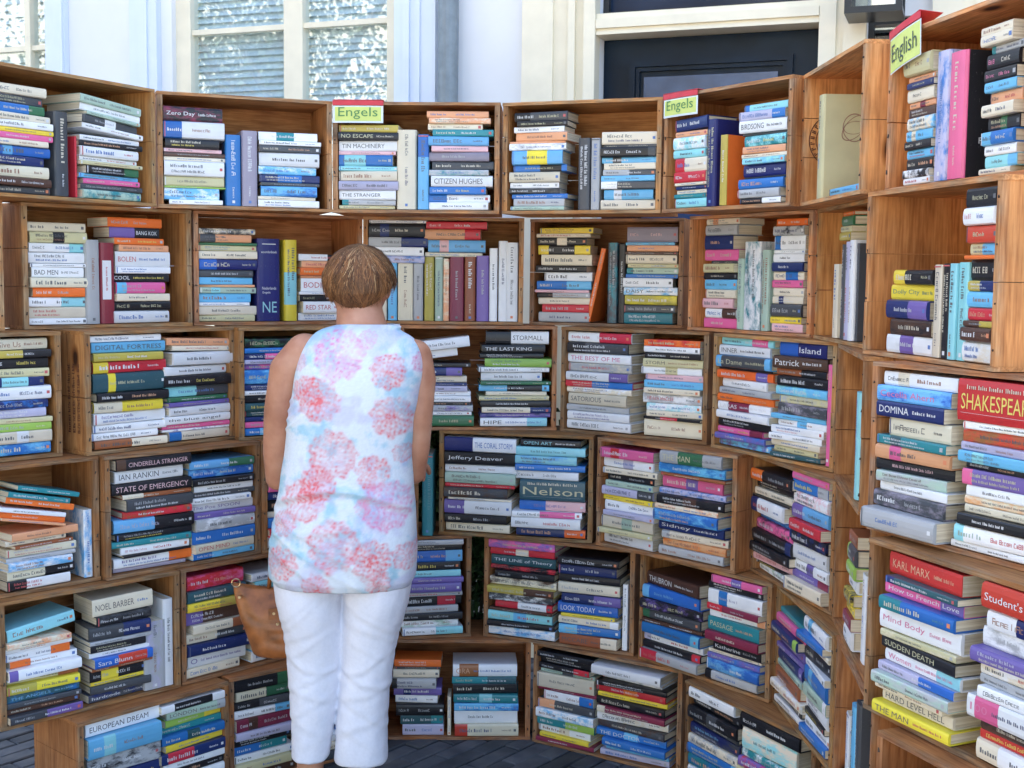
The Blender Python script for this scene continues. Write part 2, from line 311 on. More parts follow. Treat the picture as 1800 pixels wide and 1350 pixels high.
# narrow upright stile that the photo shows left of the panes
for (A,B,z0,z1) in up: window(A,B,z0,z1,[((A+B)/2-.03,(A+B)/2+.03)],[5.5],blind=False)
window(1.34,1.56,1.1,2.47,[],[1.8],blind=False,fr=.02,fm='dark_metal')
# transom
mb=MB(); frame(mb,.346,1.175,2.5355,3.2,.022,.04,.11,'dark_metal'); wn=mb.build('window',house); pn=MB(); pn.box(.36,1.16,.07,.073,2.55,3.19,'transom_glass'); pn.build('pane',wn); q=MB(); q.box(.2,1.3,.4,.45,2.3,3.4,'room_dark'); q.build('backing',wn)
# downpipe
dp=empty('downpipe',HM@Matrix.Translation((-.26,-.065,0))); tag(dp,'grey zinc downpipe on the white wall right of the tall window','downpipe')
mb=MB(); mb.cyl((0,0,.05),(0,0,8.4),.041,.041,'zinc_pipe',n=20); mb.build('pipe',dp,smooth=False)
for z in (1.2,2.95,4.9):
    mb=MB(); mb.cyl((0,0,z),(0,0,z+.03),.045,.045,'zinc_pipe',n=20); mb.box(-.01,.01,.03,.064,z+.005,z+.025,'zinc_pipe'); mb.build('bracket',dp)
# dark lantern fixed beside the door
ln=empty('wall_lantern',HM@Matrix.Translation((1.375,-.16,2.44))); tag(ln,'black boxy wall lantern above the edge-on crates, right of the dark door','lantern')
mb=MB(); frame(mb,-.095,.095,0,.34,.022,-.09,-.07,'dark_metal'); frame(mb,-.095,.095,0,.34,.022,.07,.09,'dark_metal'); mb.box(-.095,.095,-.0695,.0695,0,.02,'dark_metal'); mb.box(-.11,.11,-.1,.1,.341,.36,'dark_metal')
for x in (-.085,.085): mb.box(x-.01,x+.01,-.0695,.0695,.318,.34,'dark_metal')
mb.box(-.02,.02,.0905,.158,.12,.22,'dark_metal'); mb.build('frame',ln)
mb=MB(); mb.box(-.07,.07,-.082,-.079,.024,.316,'window_glass'); mb.box(-.09,-.087,-.066,.066,.024,.316,'window_glass'); mb.box(.087,.09,-.066,.066,.024,.316,'window_glass'); mb.build('glass',ln)
# ---------------- greenery in the gaps behind the wall
def leafmat(name,c):
    m,t,N,L,p=mk(name); oj=nd(N,'ShaderNodeNewGeometry'); r=ramp(N,[(0,tuple(x*.5 for x in c)),(.6,c),(1,tuple(min(1,x*1.8) for x in c))]); L.new(oj.outputs['Random Per Island'],r.inputs[0]); L.new(r.outputs[0],p.inputs['Base Color']); p.inputs['Roughness'].default_value=.5
leafmat('shrub_leaf',(.05,.10,.03)); leafmat('tree_leaf',(.06,.08,.035)); plain('bark',(.10,.07,.045),.9,var=.4,scale=20,bump=.8)
def leaves(mb,n,cen,rad,size,mat,r,tuft=5,shell=.5):
    cs=[]
    for _ in range(max(6,n//60)):
        v=Vector((r.gauss(0,1),r.gauss(0,1),r.gauss(0,1))).normalized()*r.uniform(shell,1)
        cs.append(Vector(cen)+Vector((v.x*rad[0],v.y*rad[1],v.z*rad[2])))
    for i in range(n):
        c=r.choice(cs)+Vector((r.gauss(0,1)*rad[0],r.gauss(0,1)*rad[1],r.gauss(0,1)*rad[2]))*.17
        q=Matrix.Translation(c)@Matrix.Rotation(r.uniform(0,6.28),4,'Z')@Matrix.Rotation(r.uniform(-1.2,1.2),4,'X')@Matrix.Rotation(r.uniform(0,6.28),4,'Y')
        s=size*r.uniform(.6,1.3); mb.add([(-s*.5,0,0),(0,-s*.28,.06*s),(s*.5,0,0),(0,s*.28,.06*s)],[(0,1,2,3)],mat,q)
sh=empty('shrub',Vector((-.2,4.36,0))); tag(sh,'dark leafy shrub glimpsed through the gaps behind the book wall','shrub')
r=random.Random(9); mb=MB(); leaves(mb,9000,(.02,0,.72),(.42,.07,.50),.055,'shrub_leaf',r,shell=0); mb.build('foliage',sh)
mb=MB()
for i in range(7): mb.cyl((r.uniform(-.08,.08),r.uniform(-.02,.02),0),(r.uniform(-.25,.25),r.uniform(-.05,.05),r.uniform(.6,1.05)),.009,.003,'bark',6)
mb.build('stem',sh)
# ---------------- across the street (seen in the window panes)
plain('sunny_facade',(.82,.76,.60),.8,var=.08,scale=2)
fb=empty('house',Matrix.Translation((-15,-9,0))@Matrix.Rotation(R(-50),4,'Z')); tag(fb,'pale yellow sunlit house across the street, mirrored in the window panes','house')
mb=MB(); wallseg(mb,[(-9+3*i,-7.6+3*i,z,z+1.9) for i in range(7) for z in (1,4.2,7.2)],-11,12,0,9.5,-.3,0,'sunny_facade'); mb.build('wall',fb)
mb=MB()
for i in range(7):
    for z in (1,4.2,7.2):
        mb2=MB(); frame(mb2,-9+3*i,-7.6+3*i,z,z+1.9,.09,-.2,-.1,'cream_paint'); w_=mb2.build('window',fb); m3=MB(); m3.box(-8.95+3*i,-7.65+3*i,-.16,-.15,z+.05,z+1.85,'room_dark'); m3.build('pane',w_)
mb=MB(); mb.box(-11.2,12.2,-6,.3,9.51,9.7,'roof_tiles'); mb.build('roof',fb)
for (x,y,h,cr) in ((-8.2,-.8,6.9,2.3),(-6.4,-4.4,7.4,2.7),(-11,-1.2,7.2,2.4)):
    tr_=empty('street_tree',Vector((x,y,0))); tag(tr_,{-8.2:'leafy street tree down the road, middle of the three mirrored in the panes',-6.4:'tallest leafy street tree down the road, mirrored in the panes',-11:'leafy street tree down the road, farthest of the three'}[x],'tree','trees across the street')
    r=random.Random(int(x*10)); mb=MB(); leaves(mb,9000,(0,0,h-cr*.95),(cr,cr,cr*.95),.085,'tree_leaf',r,shell=.25); mb.build('crown',tr_)
    mb=MB(); mb.cyl((0,0,0),(.1,0,h-cr*1.6),.19,.12,'bark',10)
    for i in range(8):
        a=r.uniform(0,6.28); mb.cyl((.08,0,h-cr*1.9+.1*i),(math.cos(a)*cr*.7,math.sin(a)*cr*.7,h-cr*1.2+r.uniform(0,cr)),.07,.02,'bark',7)
    mb.build('trunk',tr_)
ZL=[2.0694, 1.7294, 1.3762, 1.0316, 0.6838, 0.3397, -0.0]
CR={'1a':(0,-1.331,3.175,-1.046,3.669),
'1b':(0,-1.049,3.696,-0.562,3.884),
'1c':(0,-0.562,3.884,-0.045,3.868),
'1d':(0,-0.037,3.884,0.435,3.718),
'1e':(0,0.438,3.704,0.723,3.284),
'1f':(0,0.753,3.306,0.770,2.795),
'1g':(0,0.814,2.760,0.921,2.251),
'2a':(1,-1.777,3.043,-1.379,3.377),
'2b':(1,-1.356,3.450,-0.985,3.826),
'2c':(1,-0.982,3.835,-0.495,4.109),
'2d':(1,-0.495,4.109,0.035,4.118),
'2e':(1,0.055,4.178,0.545,3.997),
'2f':(1,0.545,3.881,0.822,3.437),
'2h':(1,0.828,3.420,0.830,2.900),
'2g':(1,0.771,2.733,0.865,2.225),
'3a':(2,-1.596,3.021,-1.235,3.395),
'3b':(2,-1.170,3.396,-0.848,3.786),
'3c':(2,-0.825,3.745,-0.371,4.007),
'3d':(2,-0.368,4.038,0.148,4.078),
'3e':(2,0.159,4.059,0.594,3.757),
'3f':(2,0.602,3.716,0.847,3.242),
'3h':(2,0.831,3.170,0.751,2.649),
'3g':(2,0.730,2.512,0.952,2.042),
'4a':(3,-1.495,3.020,-1.140,3.400),
'4b':(3,-1.119,3.387,-0.764,3.749),
'4c':(3,-0.757,3.741,-0.300,4.003),
'4e':(3,-0.238,4.061,0.263,3.937),
'4f':(3,0.273,3.922,0.650,3.541),
'4h':(3,0.705,3.591,0.820,3.105),
'4i':(3,0.813,3.074,0.753,2.557),
'4g':(3,0.710,2.429,0.904,1.946),
'5a':(4,-1.322,3.150,-0.951,3.516),
'5b':(4,-0.950,3.527,-0.600,3.895),
'5c':(4,-0.598,3.960,-0.128,4.054),
'5d':(4,-0.087,4.059,0.394,3.854),
'5e':(4,0.407,3.837,0.737,3.433),
'5f':(4,0.751,3.445,0.784,2.939),
'6a':(5,-1.145,3.214,-0.825,3.570),
'6b':(5,-0.829,3.591,-0.427,3.921),
'6c':(5,-0.448,4.009,0.072,4.021),
'6d':(5,0.079,4.008,0.532,3.718),
'6e':(5,0.529,3.632,0.799,3.137),
'5i':(4,0.791,2.941,0.728,2.425),
'5g':(4,0.704,2.307,0.898,1.824),
'6f':(5,0.806,3.111,0.824,2.592),
'6i':(5,0.808,2.594,0.763,2.076),
'6g':(5,0.721,1.974,0.899,1.486),
'6y':(5,-1.868,2.582,-1.500,2.950)}
STK=[
('1a', 0.001, 0.189, 1.74, 2.02, '50C 45G 45BE79 35C 35W 25Y 30P 30C 50BS 45N 60Cp 40z 35G'),
('1a', 0.301, 0.52, 1.74, 2.022, '45e^-5 40W^-5 20e^-5 45GW^-5 30W^-5 30W 30K 55W|R 25W~5 22y 45KE 25S 30P 30G 50eT'),
('1b', 0.007, 0.186, 1.74, 2.028, '75KM=Zero_Day|W 90WB02 50K 20p 22z 22C 80W=... 50y 10L 60SW 25W'),
('1b', 0.297, 0.485, 1.74, 1.968, '50WT35 25W 40G~4 80W~3|K 45SW 45NB36 20G 60SB 20C 40W'),
('1c', 0.007, 0.192, 1.74, 1.999, '40q~6 45K=NO_ESCAPE 55W=TIN_MACHINERY|K 20p 60BA14 25A 55C 50v|K 50W=THE_STRANGER|K 30gT 20y'),
('1c', 0.302, 0.492, 1.74, 2.042, '35o~-12 30oC~-8 32C~-8 35T~4 50S 30p 50h 45G~3 30gT 60W=CITIZEN_HUGHES|K 40B 40WB 40W'),
('1d', 0.024, 0.205, 1.74, 2.04, '50GK 28K 30W 45o 12o 35Wg 75SY36 35BK58 55C 30W 30KG 25B 40g 20e'),
('1d', 0.319, 0.486, 1.74, 1.972, '65C|K 15G 50KG 30SG 35C 30gG59 30S 40GW02 55SW 50C'),
('1e', 0.046, 0.178, 1.74, 1.999, '60N^2 25o 60WA 40A 65CR02 50R 15C 18N 20C 20T 45A'),
('1e', 0.314, 0.478, 1.74, 2.008, '35AB 45vB 60W=BIRDSONG|K 12G 55TA 35o 20C 30AS 60N|W 10K 50B|W 45g 28KW'),
('1f', 0.206, 0.471, 1.74, 1.758, '18S'),
('1g', 0.068, 0.172, 1.74, 2.01, '100y 30o 33N 62C 30oM 45z 65CS 50SC 42K 45S 55K 40KW 32W'),
('1g', 0.363, 0.464, 1.74, 2.02, '45C~-30 55C~-10 40gT 80K|P 60K|P 50S 60o|K 60C|K 70KE 70BS 50W 60AS 30C~-12'),
('2b', 0.017, 0.19, 1.387, 1.676, '50C 60yK45 50WA 60W 20W 55W=BAD_MEN|K 55C 50O 55WA 60C|R 35W'),
('2b', 0.275, 0.459, 1.387, 1.699, '50O~-20 55KV04=BANG_KOK|W~-18 35O~-18 35o~-8 80W=BOLEN|R~-4 35W 45K=COOL|W 60PS01 40C~4 50K|y 65W'),
('2c', 0.005, 0.188, 1.387, 1.676, '32GC 45oG 15E 30y 45C|K 60NB 40G|W 40S 15o 32eA 50S 20W 50C|K 35y|K'),
('2c', 0.342, 0.539, 1.387, 1.602, '35WK58|R 35o 40O 15o 70W=BODIES|R 15W 35K|y 60W=RED_STAR|R 40W'),
('2d', 0.005, 0.199, 1.576, 1.718, '15W 65KN 45gN 40W|K 35vB'),
('2d', 0.205, 0.405, 1.598, 1.714, '32R 48oR 55Sp 20C'),
('2e', 0.025, 0.211, 1.387, 1.7, '30Y 20C 40KC 48YK26|W 55C|K 35K|W 45W 45BS 15p 25gK 35C 40R|W 50g'),
('2e', 0.325, 0.503, 1.387, 1.701, '75h|p 15S 30o 15z 45C|K 20y 30eT 20B 45W 40WS=DAISY|K 48qY 38G 55T|W'),
('2f', 0.07, 0.215, 1.387, 1.718, '30Co 55g~3 70N~4|o 55P~4 15G 45y~-2 35K~-2 50S 45C|K 50p|R 50Wz 50P'),
('2f', 0.365, 0.486, 1.387, 1.709, '40O 50gK 75WB01|K 20W~-10 45W 50N|W 45CB47 40P|K 45C|K 40CN 70G|y 35Y 45p'),
('2h', 0.236, 0.321, 1.636, 1.708, '20O 50E 30y 40q'),
('2g', 0.097, 0.27, 1.387, 1.561, '75KY02|y 75Y=Dolly_City|E 95NV|W 80zK 90WV35'),
('2g', 0.405, 0.501, 1.387, 1.71, '90K|y 85W|p 85R 55yS49 20O 100K|W 50qN49 80S 60R 30zq 70z|o 100WC'),
('3a', 0.324, 0.49, 1.043, 1.359, '75C=Give_Us|Z 50Kq04 70K|W 55y 60NA26 90W 55NB 60v|W 35y 50L 78CW 80BS'),
('3b', 0.026, 0.262, 1.043, 1.363, '40W~-12 65S=DIGITAL_FORTRESS|K 50q~-4 70RY01 115tY22|y 55K|W 65YC03 70W|V 48W 45W 50ZC59|K'),
('3b', 0.267, 0.499, 1.043, 1.349, '50o~-2^-2 35C~-2^-2|R 85W~4^-1 60W~2|K 70K~-12|W 70AG59~-12 30E~-14 30V~-8 58W~-2|K 55W=the_blue_angel|K 32P 16WV 60CB01~-12|K'),
('3c', 0.0, 0.231, 1.043, 1.34, '60KE|y 35B 40NP36 30v 35VP 95BS 40N|W 30W 50K 50tN59 40t|W 30N 40P 50BS'),
('3c', 0.244, 0.492, 1.043, 1.327, '60K 50W 40R 60B 50C 60S 70W 50N 60W 50G'),
('3d', 0.018, 0.233, 1.043, 1.342, '75W^7 60W^7~-12 30K 60NV~-4 45C~-8 20N~-6 40vP~-10 30W~-6 42W=radar|R 22K~4 42gV~6 28W~6 75E~10|y'),  # third book from the top is a dark gap, drawn as a black book
('3d', 0.267, 0.499, 1.043, 1.358, '90WK03=STORMALL|K 60K=THE_LAST_KING|W~-4 35K 60L~3|E 35W~-6 62W~-8|G 25E 45SK48~-4|W 30C~-6 32y~-6 45K|W 40CN79 32VN 60WA79=HIPE|K'),
('3e', 0.015, 0.261, 1.043, 1.361, '70WR59~-2|R 75GK~0|W 65W=THE_BEST_OF_ME|P 60gC|R 60WV79 45RB49 40CW~4 80C=SATORIOUS|K~3 45g~4 60W~8|V 65W~8|G'),
('3e', 0.3, 0.506, 1.043, 1.346, '45OR~3|y 40W~3 40K~3|W 55y=STORM|K~-2 50Wy~-4|K 40p~4 50S~4 38C~-3|K 65gW|K 50WA~4 40C~4 20KR35 110C~5'),
('3f', 0.001, 0.25, 1.043, 1.365, '50AP68|K 70W=INNER|K 80SG18=La_Dame|y 15K 60OV78 60W~-4 45g~4 50O|z 60WM25=LARAS|W 55W~-2 55K|W 42PM 42VB 45SV'),
('3f', 0.278, 0.489, 1.043, 1.365, '90NB03=Island|W 85z=Patrick|W~4 45ZK59 70K~-2|W 60SA|W 50yg~2|K 75Gh~4 35S~-4 42WS 50W~-4|B 42W 42C~-8 40y~-8|K 32t'),
('3g', 0.021, 0.222, 1.043, 1.358, '75WC~2|K 85SB=Cecelia_Ahern|P 85N=DOMINA|W 100C|K 52Tt 80oP~2|K 62K~-3|p 60ge|z 52W|G 90Gh~-2 115g~-4%F'),
('3g', 0.245, 0.436, 1.043, 1.36, '300R=SHAKESPEARE|Y 55WC~-4|K 95RZ~8|K 60v 80SA~3 50K~-15|W 115VP~6 80W~2|K 60Co~6 60C~10|K 85K~2|W 130WA~-3|e 50W~-10'),
('4a', 0.259, 0.452, 0.695, 0.973, '38T^-13~20 42T^-13~5 50O^-13 35W^-12~-30 45O^-12~-30 22o^-12~-30 60o~4 40C 28Z 60C|v 30g 70WS 70CK|K 75KW39|R'),
('4b', 0.02, 0.274, 0.695, 1.02, '75Kz=CINDERELLA_STRANGER|p 82W=IAN_RANKIN|K 72K=STATE_OF_EMERGENCY|p 30ZC~-4 78G|g 48RZ 88SK59|v 45K|g 42T~-8 52W~4|p 18K 65WO79~8|V 25h'),
('4b', 0.276, 0.493, 0.695, 0.989, '48SE69~-8|W 55BS~2|W 40K|g 38W~-6|K 30G~-4 36W~-6 50W=The_Poe_SPOON|V 35V~-6 70gW~-8|K 70B~2|W 52C=OPEN_MIND|R 38SB'),
('4c', 0.008, 0.185, 0.695, 0.981, '50N 40K 30W 50P 40N 60K 30C 50B 40R 60W'),
('4c', 0.223, 0.458, 0.695, 0.966, '50N 40K 60B 50P 40R 60K 30C 50B 40W 60W'),
('4e', 0.011, 0.254, 0.695, 1.012, '78WN03=THE_CORAL_STORM|B 72K=Jeffery_Deaver|W 42W 60e|z 20R 55Gz|K 12C 78WV02|K 50K~2 48C|K'),
('4e', 0.26, 0.489, 0.695, 1.015, '42K=OPEN_ART|A~2 50A|T 50AS|K 38B|W~2 50W~-12 118t=Nelson|y 58pB03|V 35WP48~-4 62W~-10|K 50NO79'),
('4f', 0.021, 0.23, 0.695, 1.004, '58PR~-2 58Wv~2|B 35C~4 40K 36e|K 52vG79 30Y 56W|G 30v~4 72Ce 30y 65W'),
('4f', 0.239, 0.506, 0.695, 1.021, '80gE36=THE_MAN|y 62BS~3 22Z~4 75PV~2 40vB 58Kz|W 35Co 75BS~-6|g 62N=Sidney|W~-6 50Cg|z 52oO~2 58g'),
('4h', -0.02, 0.238, 0.695, 0.995, '70KO02~4 45K 45C 12K 90WN01 42B|S 62PK 80KN|g 60K|g 52p 20K 42We'),  # second book from the top stands for a shaded gap, coloured black
('4h', 0.253, 0.458, 0.695, 1.021, '40P 62Bg 75Wp 80SV02 62R|W 72KN|W 92W|B 62WV 42VM 72C'),
('4i', 0.216, 0.319, 0.695, 0.963, '60Z 80GL 60L 60W 60KY 50Y 60M 90W'),
('4g', 0.051, 0.266, 0.695, 1.013, '100R=KARL_MARX|o 34tN~8|W 56PV=How_to_French_Love|W~-2 65BT~8|T 105W=Mind_Body|P~-4 34yC~-6 56K=SUDDEN_DEATH|y~4 62WA79=Women|P~4 44vB~-2 55eg~6|G 35C 60C=HARD_LEVEL_HELL|K~2 60Y=THE_MAN|z'),
('4g', 0.323, 0.507, 0.695, 1.019, "130R=Student's_Dict.|W 95WN49~6 95Wg~-18|g 75V~-18|v 60CW~8 45g~10 60W~8 110WP13=100|P~-14 60zK~-4|C 50R 110WC~-6"),
('5a', 0.013, 0.213, 0.351, 0.621, '92A^6 46Co 42W|o 62WO79 52WO02 82WV|B 42yZ 72Yq03|z 58tB=THE_ANGELS|S 42G 50z 60GV59|g'),
('5a', 0.248, 0.429, 0.351, 0.642, '110C=NOEL_BARBER|z~18^1 62KG|W 90GN|g~-4 26g 46K|y 34W 62BR48=Sara_Blunn|W 22Z 72KY24|g 26Y 56G|W 52GN=hardcode|W'),
('5b', 0.013, 0.224, 0.351, 0.655, '78RP|W 62tG 48Yq 72zV|W 50CZ 52CG59 62N|W 68W=O|V 50C'),
('5b', 0.244, 0.458, 0.351, 0.627, '45Wg 45A 62KS05 50N 50K 60G 50z 60S 60W'),
('5c', 0.237, 0.448, 0.351, 0.671, '32g 42K 72BS 52KN 40A 32V 62V|g 26g 62KR68 42g 46K|g 42We 48WA|K'),
('5c', -0.003, 0.218, 0.351, 0.665, '60N 60W 70K 60B 60C 60R 70K 50W 80G'),
('5d', 0.01, 0.245, 0.351, 0.673, '55PV 48RC|W 68t=THE_LINE_of_Theory|W~2 32KR|R 48K|g~3 52Cz~3 48qz 52GW|K 48RW48|R 20z 62AS|y~4 40K 62WS|B~6'),
('5d', 0.269, 0.476, 0.351, 0.643, '55K|W 65N|W 55K|W 72C~-4|g 62NV|W 72B=LOOK_TODAY|W 22Y 50CW 62BS 72ZC=MCCABE|K~6'),
('5e', 0.011, 0.25, 0.351, 0.626, '95z=THUBRON|W 92BS|S 72KV 72GE|W 30z 82BS|K 52Wv 54KR|W 72gR|R'),
('5e', 0.28, 0.484, 0.351, 0.668, '50PV 45K|W 92WB|v 42MR 46Wo|R 88T=PASSAGE|y 62M|C 60K=Katherine|W 24C 36VB 72BS|S 62gK'),
('5f', -0.018, 0.241, 0.351, 0.624, '40T 62PM 72NL 72V 42V 82NV 44e 90Z|K 62CW 60G 50W'),
('5f', 0.259, 0.458, 0.351, 0.666, '82WS 44B 30C 82KG 42W 92BS 72eW 72W 40K 60W 50B'),
('6a', 0.023, 0.256, 0.011, 0.329, '80W=EUROPEAN_DREAM|K 115SA|W 115gK|W 90NG=DAWSON|W 60G 60W 50S 60N'),
('6a', 0.263, 0.476, 0.011, 0.32, '50WK27 62eg=LONDON|z 48LY79 46T 62Bt 46Y 72NR14|W 48W 50K 60W 50B 50Z 50W'),
('6b', 0.01, 0.213, 0.011, 0.329, '72KE|g 62CE 50KG48 50WS 72Mz|W 50v|z 44K 52BT59 46W 50y 60z'),
('6b', 0.249, 0.477, 0.011, 0.29, '60K 60C 50B 50W 72M 50K 50N 50B 46W 50C 60G'),
('6c', 0.066, 0.224, 0.011, 0.272, '40O 15G 50C|K 58gK 48VN 42W 70K~4 52tT~6 62v~5'),
('6c', 0.264, 0.477, 0.011, 0.255, '62WZ13=ORA|o~-6%B 32Tt~-6 50K 44TA|W 36SB|W 66W|K 58CR01|z'),  # black book below the teal one is added for the dark gap there
('6d', 0.01, 0.224, 0.011, 0.314, '40K|W 45K|W 40KR79|W 24eG 102C|G~-2 24M 62WB~-2 62Go 62WS 62TL59|W 50WC 32Y 30M'),
('6d', 0.239, 0.49, 0.011, 0.311, '75W~-8%F 45Wg~-4 42K|W 60RO|W 40Y~2 66K 52MC 72WC|K 62Gz 62BS=THE_DOCTOR|W 62B|W 40S 50v'),
('6e', -0.0, 0.233, 0.011, 0.329, '72W|K 50K|W 82KG|g 32G 72NG|S 62Cg 62BS 82TB 50W 60K 50B'),
('6e', 0.266, 0.509, 0.011, 0.329, '72K|W 110CA|T 42TW 52VR 62yE 60B 50W 60G 60W')]
VER=[
('1a', 0.19, 0.284, 1.74, 1.964, 'G', 0.0, ''),
('1a', 0.285, 0.292, 1.74, 1.905, 'R', 0.0, ''),
('1b', 0.198, 0.244, 1.74, 1.951, 'B', 0.0, ''),
('1b', 0.246, 0.293, 1.74, 1.965, 'h', 0.0, ''),
('1c', 0.199, 0.26, 1.74, 1.983, 'C', 0.0, ''),
('1c', 0.264, 0.299, 1.74, 1.969, 'SB02', 0.0, ''),
('1d', 0.242, 0.28, 1.74, 1.955, 'G', 0.0, ''),
('1d', 0.282, 0.31, 1.74, 1.954, 'g', 0.0, ''),
('1e', 0.178, 0.215, 1.74, 1.983, 'N', 0.0, 'deep'),
('1e', 0.24, 0.267, 1.74, 1.934, 'qO', 0.0, 'front'),
('1f', 0.119, 0.181, 1.74, 1.996, 'y', 0.0, 'big'),
('1g', 0.185, 0.232, 1.74, 2.0, 'vB', 0.0, 'deep'),
('1g', 0.236, 0.293, 1.74, 1.989, 'P', 0.0, 'fcover'),
('2b', 0.186, 0.229, 1.387, 1.629, 'g', 0.0, ''),
('2b', 0.231, 0.277, 1.387, 1.622, 'M', 0.0, 'label'),
('2c', 0.194, 0.287, 1.387, 1.647, 'N', 0.0, 'NE'),
('2c', 0.292, 0.334, 1.387, 1.645, 'YA47', 0.0, ''),
('2d', 0.007, 0.04, 1.387, 1.575, 'B', 0.0, ''),
('2d', 0.042, 0.078, 1.387, 1.575, 'C', 0.0, ''),
('2d', 0.082, 0.112, 1.387, 1.576, 'S', 0.0, ''),
('2d', 0.115, 0.164, 1.387, 1.576, 'C', 0.0, ''),
('2d', 0.166, 0.198, 1.387, 1.576, 'g', 0.0, ''),
('2d', 0.202, 0.235, 1.387, 1.597, 'q', 0.0, ''),
('2d', 0.237, 0.264, 1.387, 1.598, 'e', 0.0, ''),
('2d', 0.265, 0.284, 1.387, 1.592, 'oC', 0.0, ''),
('2d', 0.286, 0.333, 1.387, 1.598, 'M', 0.0, ''),
('2d', 0.335, 0.372, 1.387, 1.599, 'Z', 0.0, ''),
('2d', 0.374, 0.416, 1.387, 1.603, 'V', 0.0, ''),
('2d', 0.417, 0.444, 1.387, 1.628, 'W', 0.0, ''),
('2d', 0.447, 0.477, 1.387, 1.652, 'W', 0.0, ''),
('2d', 0.479, 0.52, 1.387, 1.647, 'W', 0.0, ''),
('2e', 0.22, 0.237, 1.387, 1.633, 'O', 12.0, ''),
('2e', 0.27, 0.303, 1.387, 1.649, 'GT', 0.0, ''),
('2e', 0.305, 0.328, 1.387, 1.644, 'K', 0.0, ''),
('2f', 0.215, 0.242, 1.387, 1.596, 'e', 0.0, ''),
('2f', 0.243, 0.31, 1.387, 1.645, 'WT', 0.0, 'big'),
('2f', 0.318, 0.35, 1.387, 1.62, 'e', 0.0, ''),
('2h', 0.153, 0.231, 1.387, 1.577, 'C', 0.0, ''),
('2h', 0.247, 0.279, 1.387, 1.626, 'G', 0.0, ''),
('2h', 0.283, 0.32, 1.387, 1.632, 'v', 0.0, ''),
('2h', 0.324, 0.36, 1.387, 1.635, 'W', 0.0, ''),
('2h', 0.366, 0.385, 1.387, 1.626, 'G', 0.0, ''),
('2g', 0.278, 0.306, 1.387, 1.569, 'C', 0.0, ''),
('2g', 0.308, 0.336, 1.387, 1.571, 'K', 0.0, ''),
('2g', 0.34, 0.365, 1.387, 1.571, 'A', 0.0, ''),
('2g', 0.366, 0.4, 1.387, 1.573, 'A', 0.0, ''),
('3f', 0.496, 0.513, 1.043, 1.316, 'P', 0.0, ''),
('3h', 0.361, 0.412, 1.043, 1.286, 'A', 0.0, 'deep'),
('4a', 0.489, 0.514, 0.695, 0.884, 'WS', 0.0, 'big'),
('4i', 0.354, 0.426, 0.695, 0.893, 'W', 0.0, ''),
('5a', 0.411, 0.478, 0.351, 0.548, 'gv', 0.0, ''),
('5a', 0.481, 0.512, 0.351, 0.605, 'W', 0.0, ''),
('5d', 0.481, 0.498, 0.351, 0.565, 'W', 0.0, ''),
('5i', 0.129, 0.171, 0.351, 0.541, 'W', 0.0, ''),
('5i', 0.19, 0.238, 0.351, 0.517, 'G', 0.0, ''),
('5i', 0.232, 0.278, 0.351, 0.597, 'S', 0.0, ''),
('5i', 0.285, 0.329, 0.351, 0.622, 'G', 0.0, ''),
('6c', 0.245, 0.257, 0.011, 0.142, 'C', 0.0, '')]
# ---------------- the crates
CG='wooden crates stacked into a curved wall'
ROWN=['top row','second row','third row','fourth row','fifth row','bottom row']
ORD=['first','second','third','fourth','fifth','sixth','seventh','eighth','ninth','tenth','eleventh','twelfth','thirteenth','fourteenth','fifteenth','sixteenth']
DEP=.25
VISC={}
for r_ in range(6):
    ks=[k for k in CR if CR[k][0]==r_ and k not in ('6y','6f','6i','6g')]
    def key(k):
        c=CR[k]; return (c[1]+c[3])/(c[2]+c[4])
    ks.sort(key=key)
    for i,k in enumerate(ks): VISC[k]=i
def crate_M(k):
    r_,ax,ay,bx,by=CR[k]
    return Matrix.Translation((ax,ay,ZL[r_+1]))@Matrix.Rotation(math.atan2(by-ay,bx-ax),4,'Z')
def crate_W(k):
    c=CR[k]; return math.hypot(c[3]-c[1],c[4]-c[2])
def split(mb,n,a,b,fn,gap=.0016):
    """planks between a and b"""
    cuts=[a]+[a+(b-a)*(i+rnd.uniform(-.12,.12))/n for i in range(1,n)]+[b]
    for i in range(n): fn(cuts[i]+(gap/2 if i else 0),cuts[i+1]-(gap/2 if i<n-1 else 0))
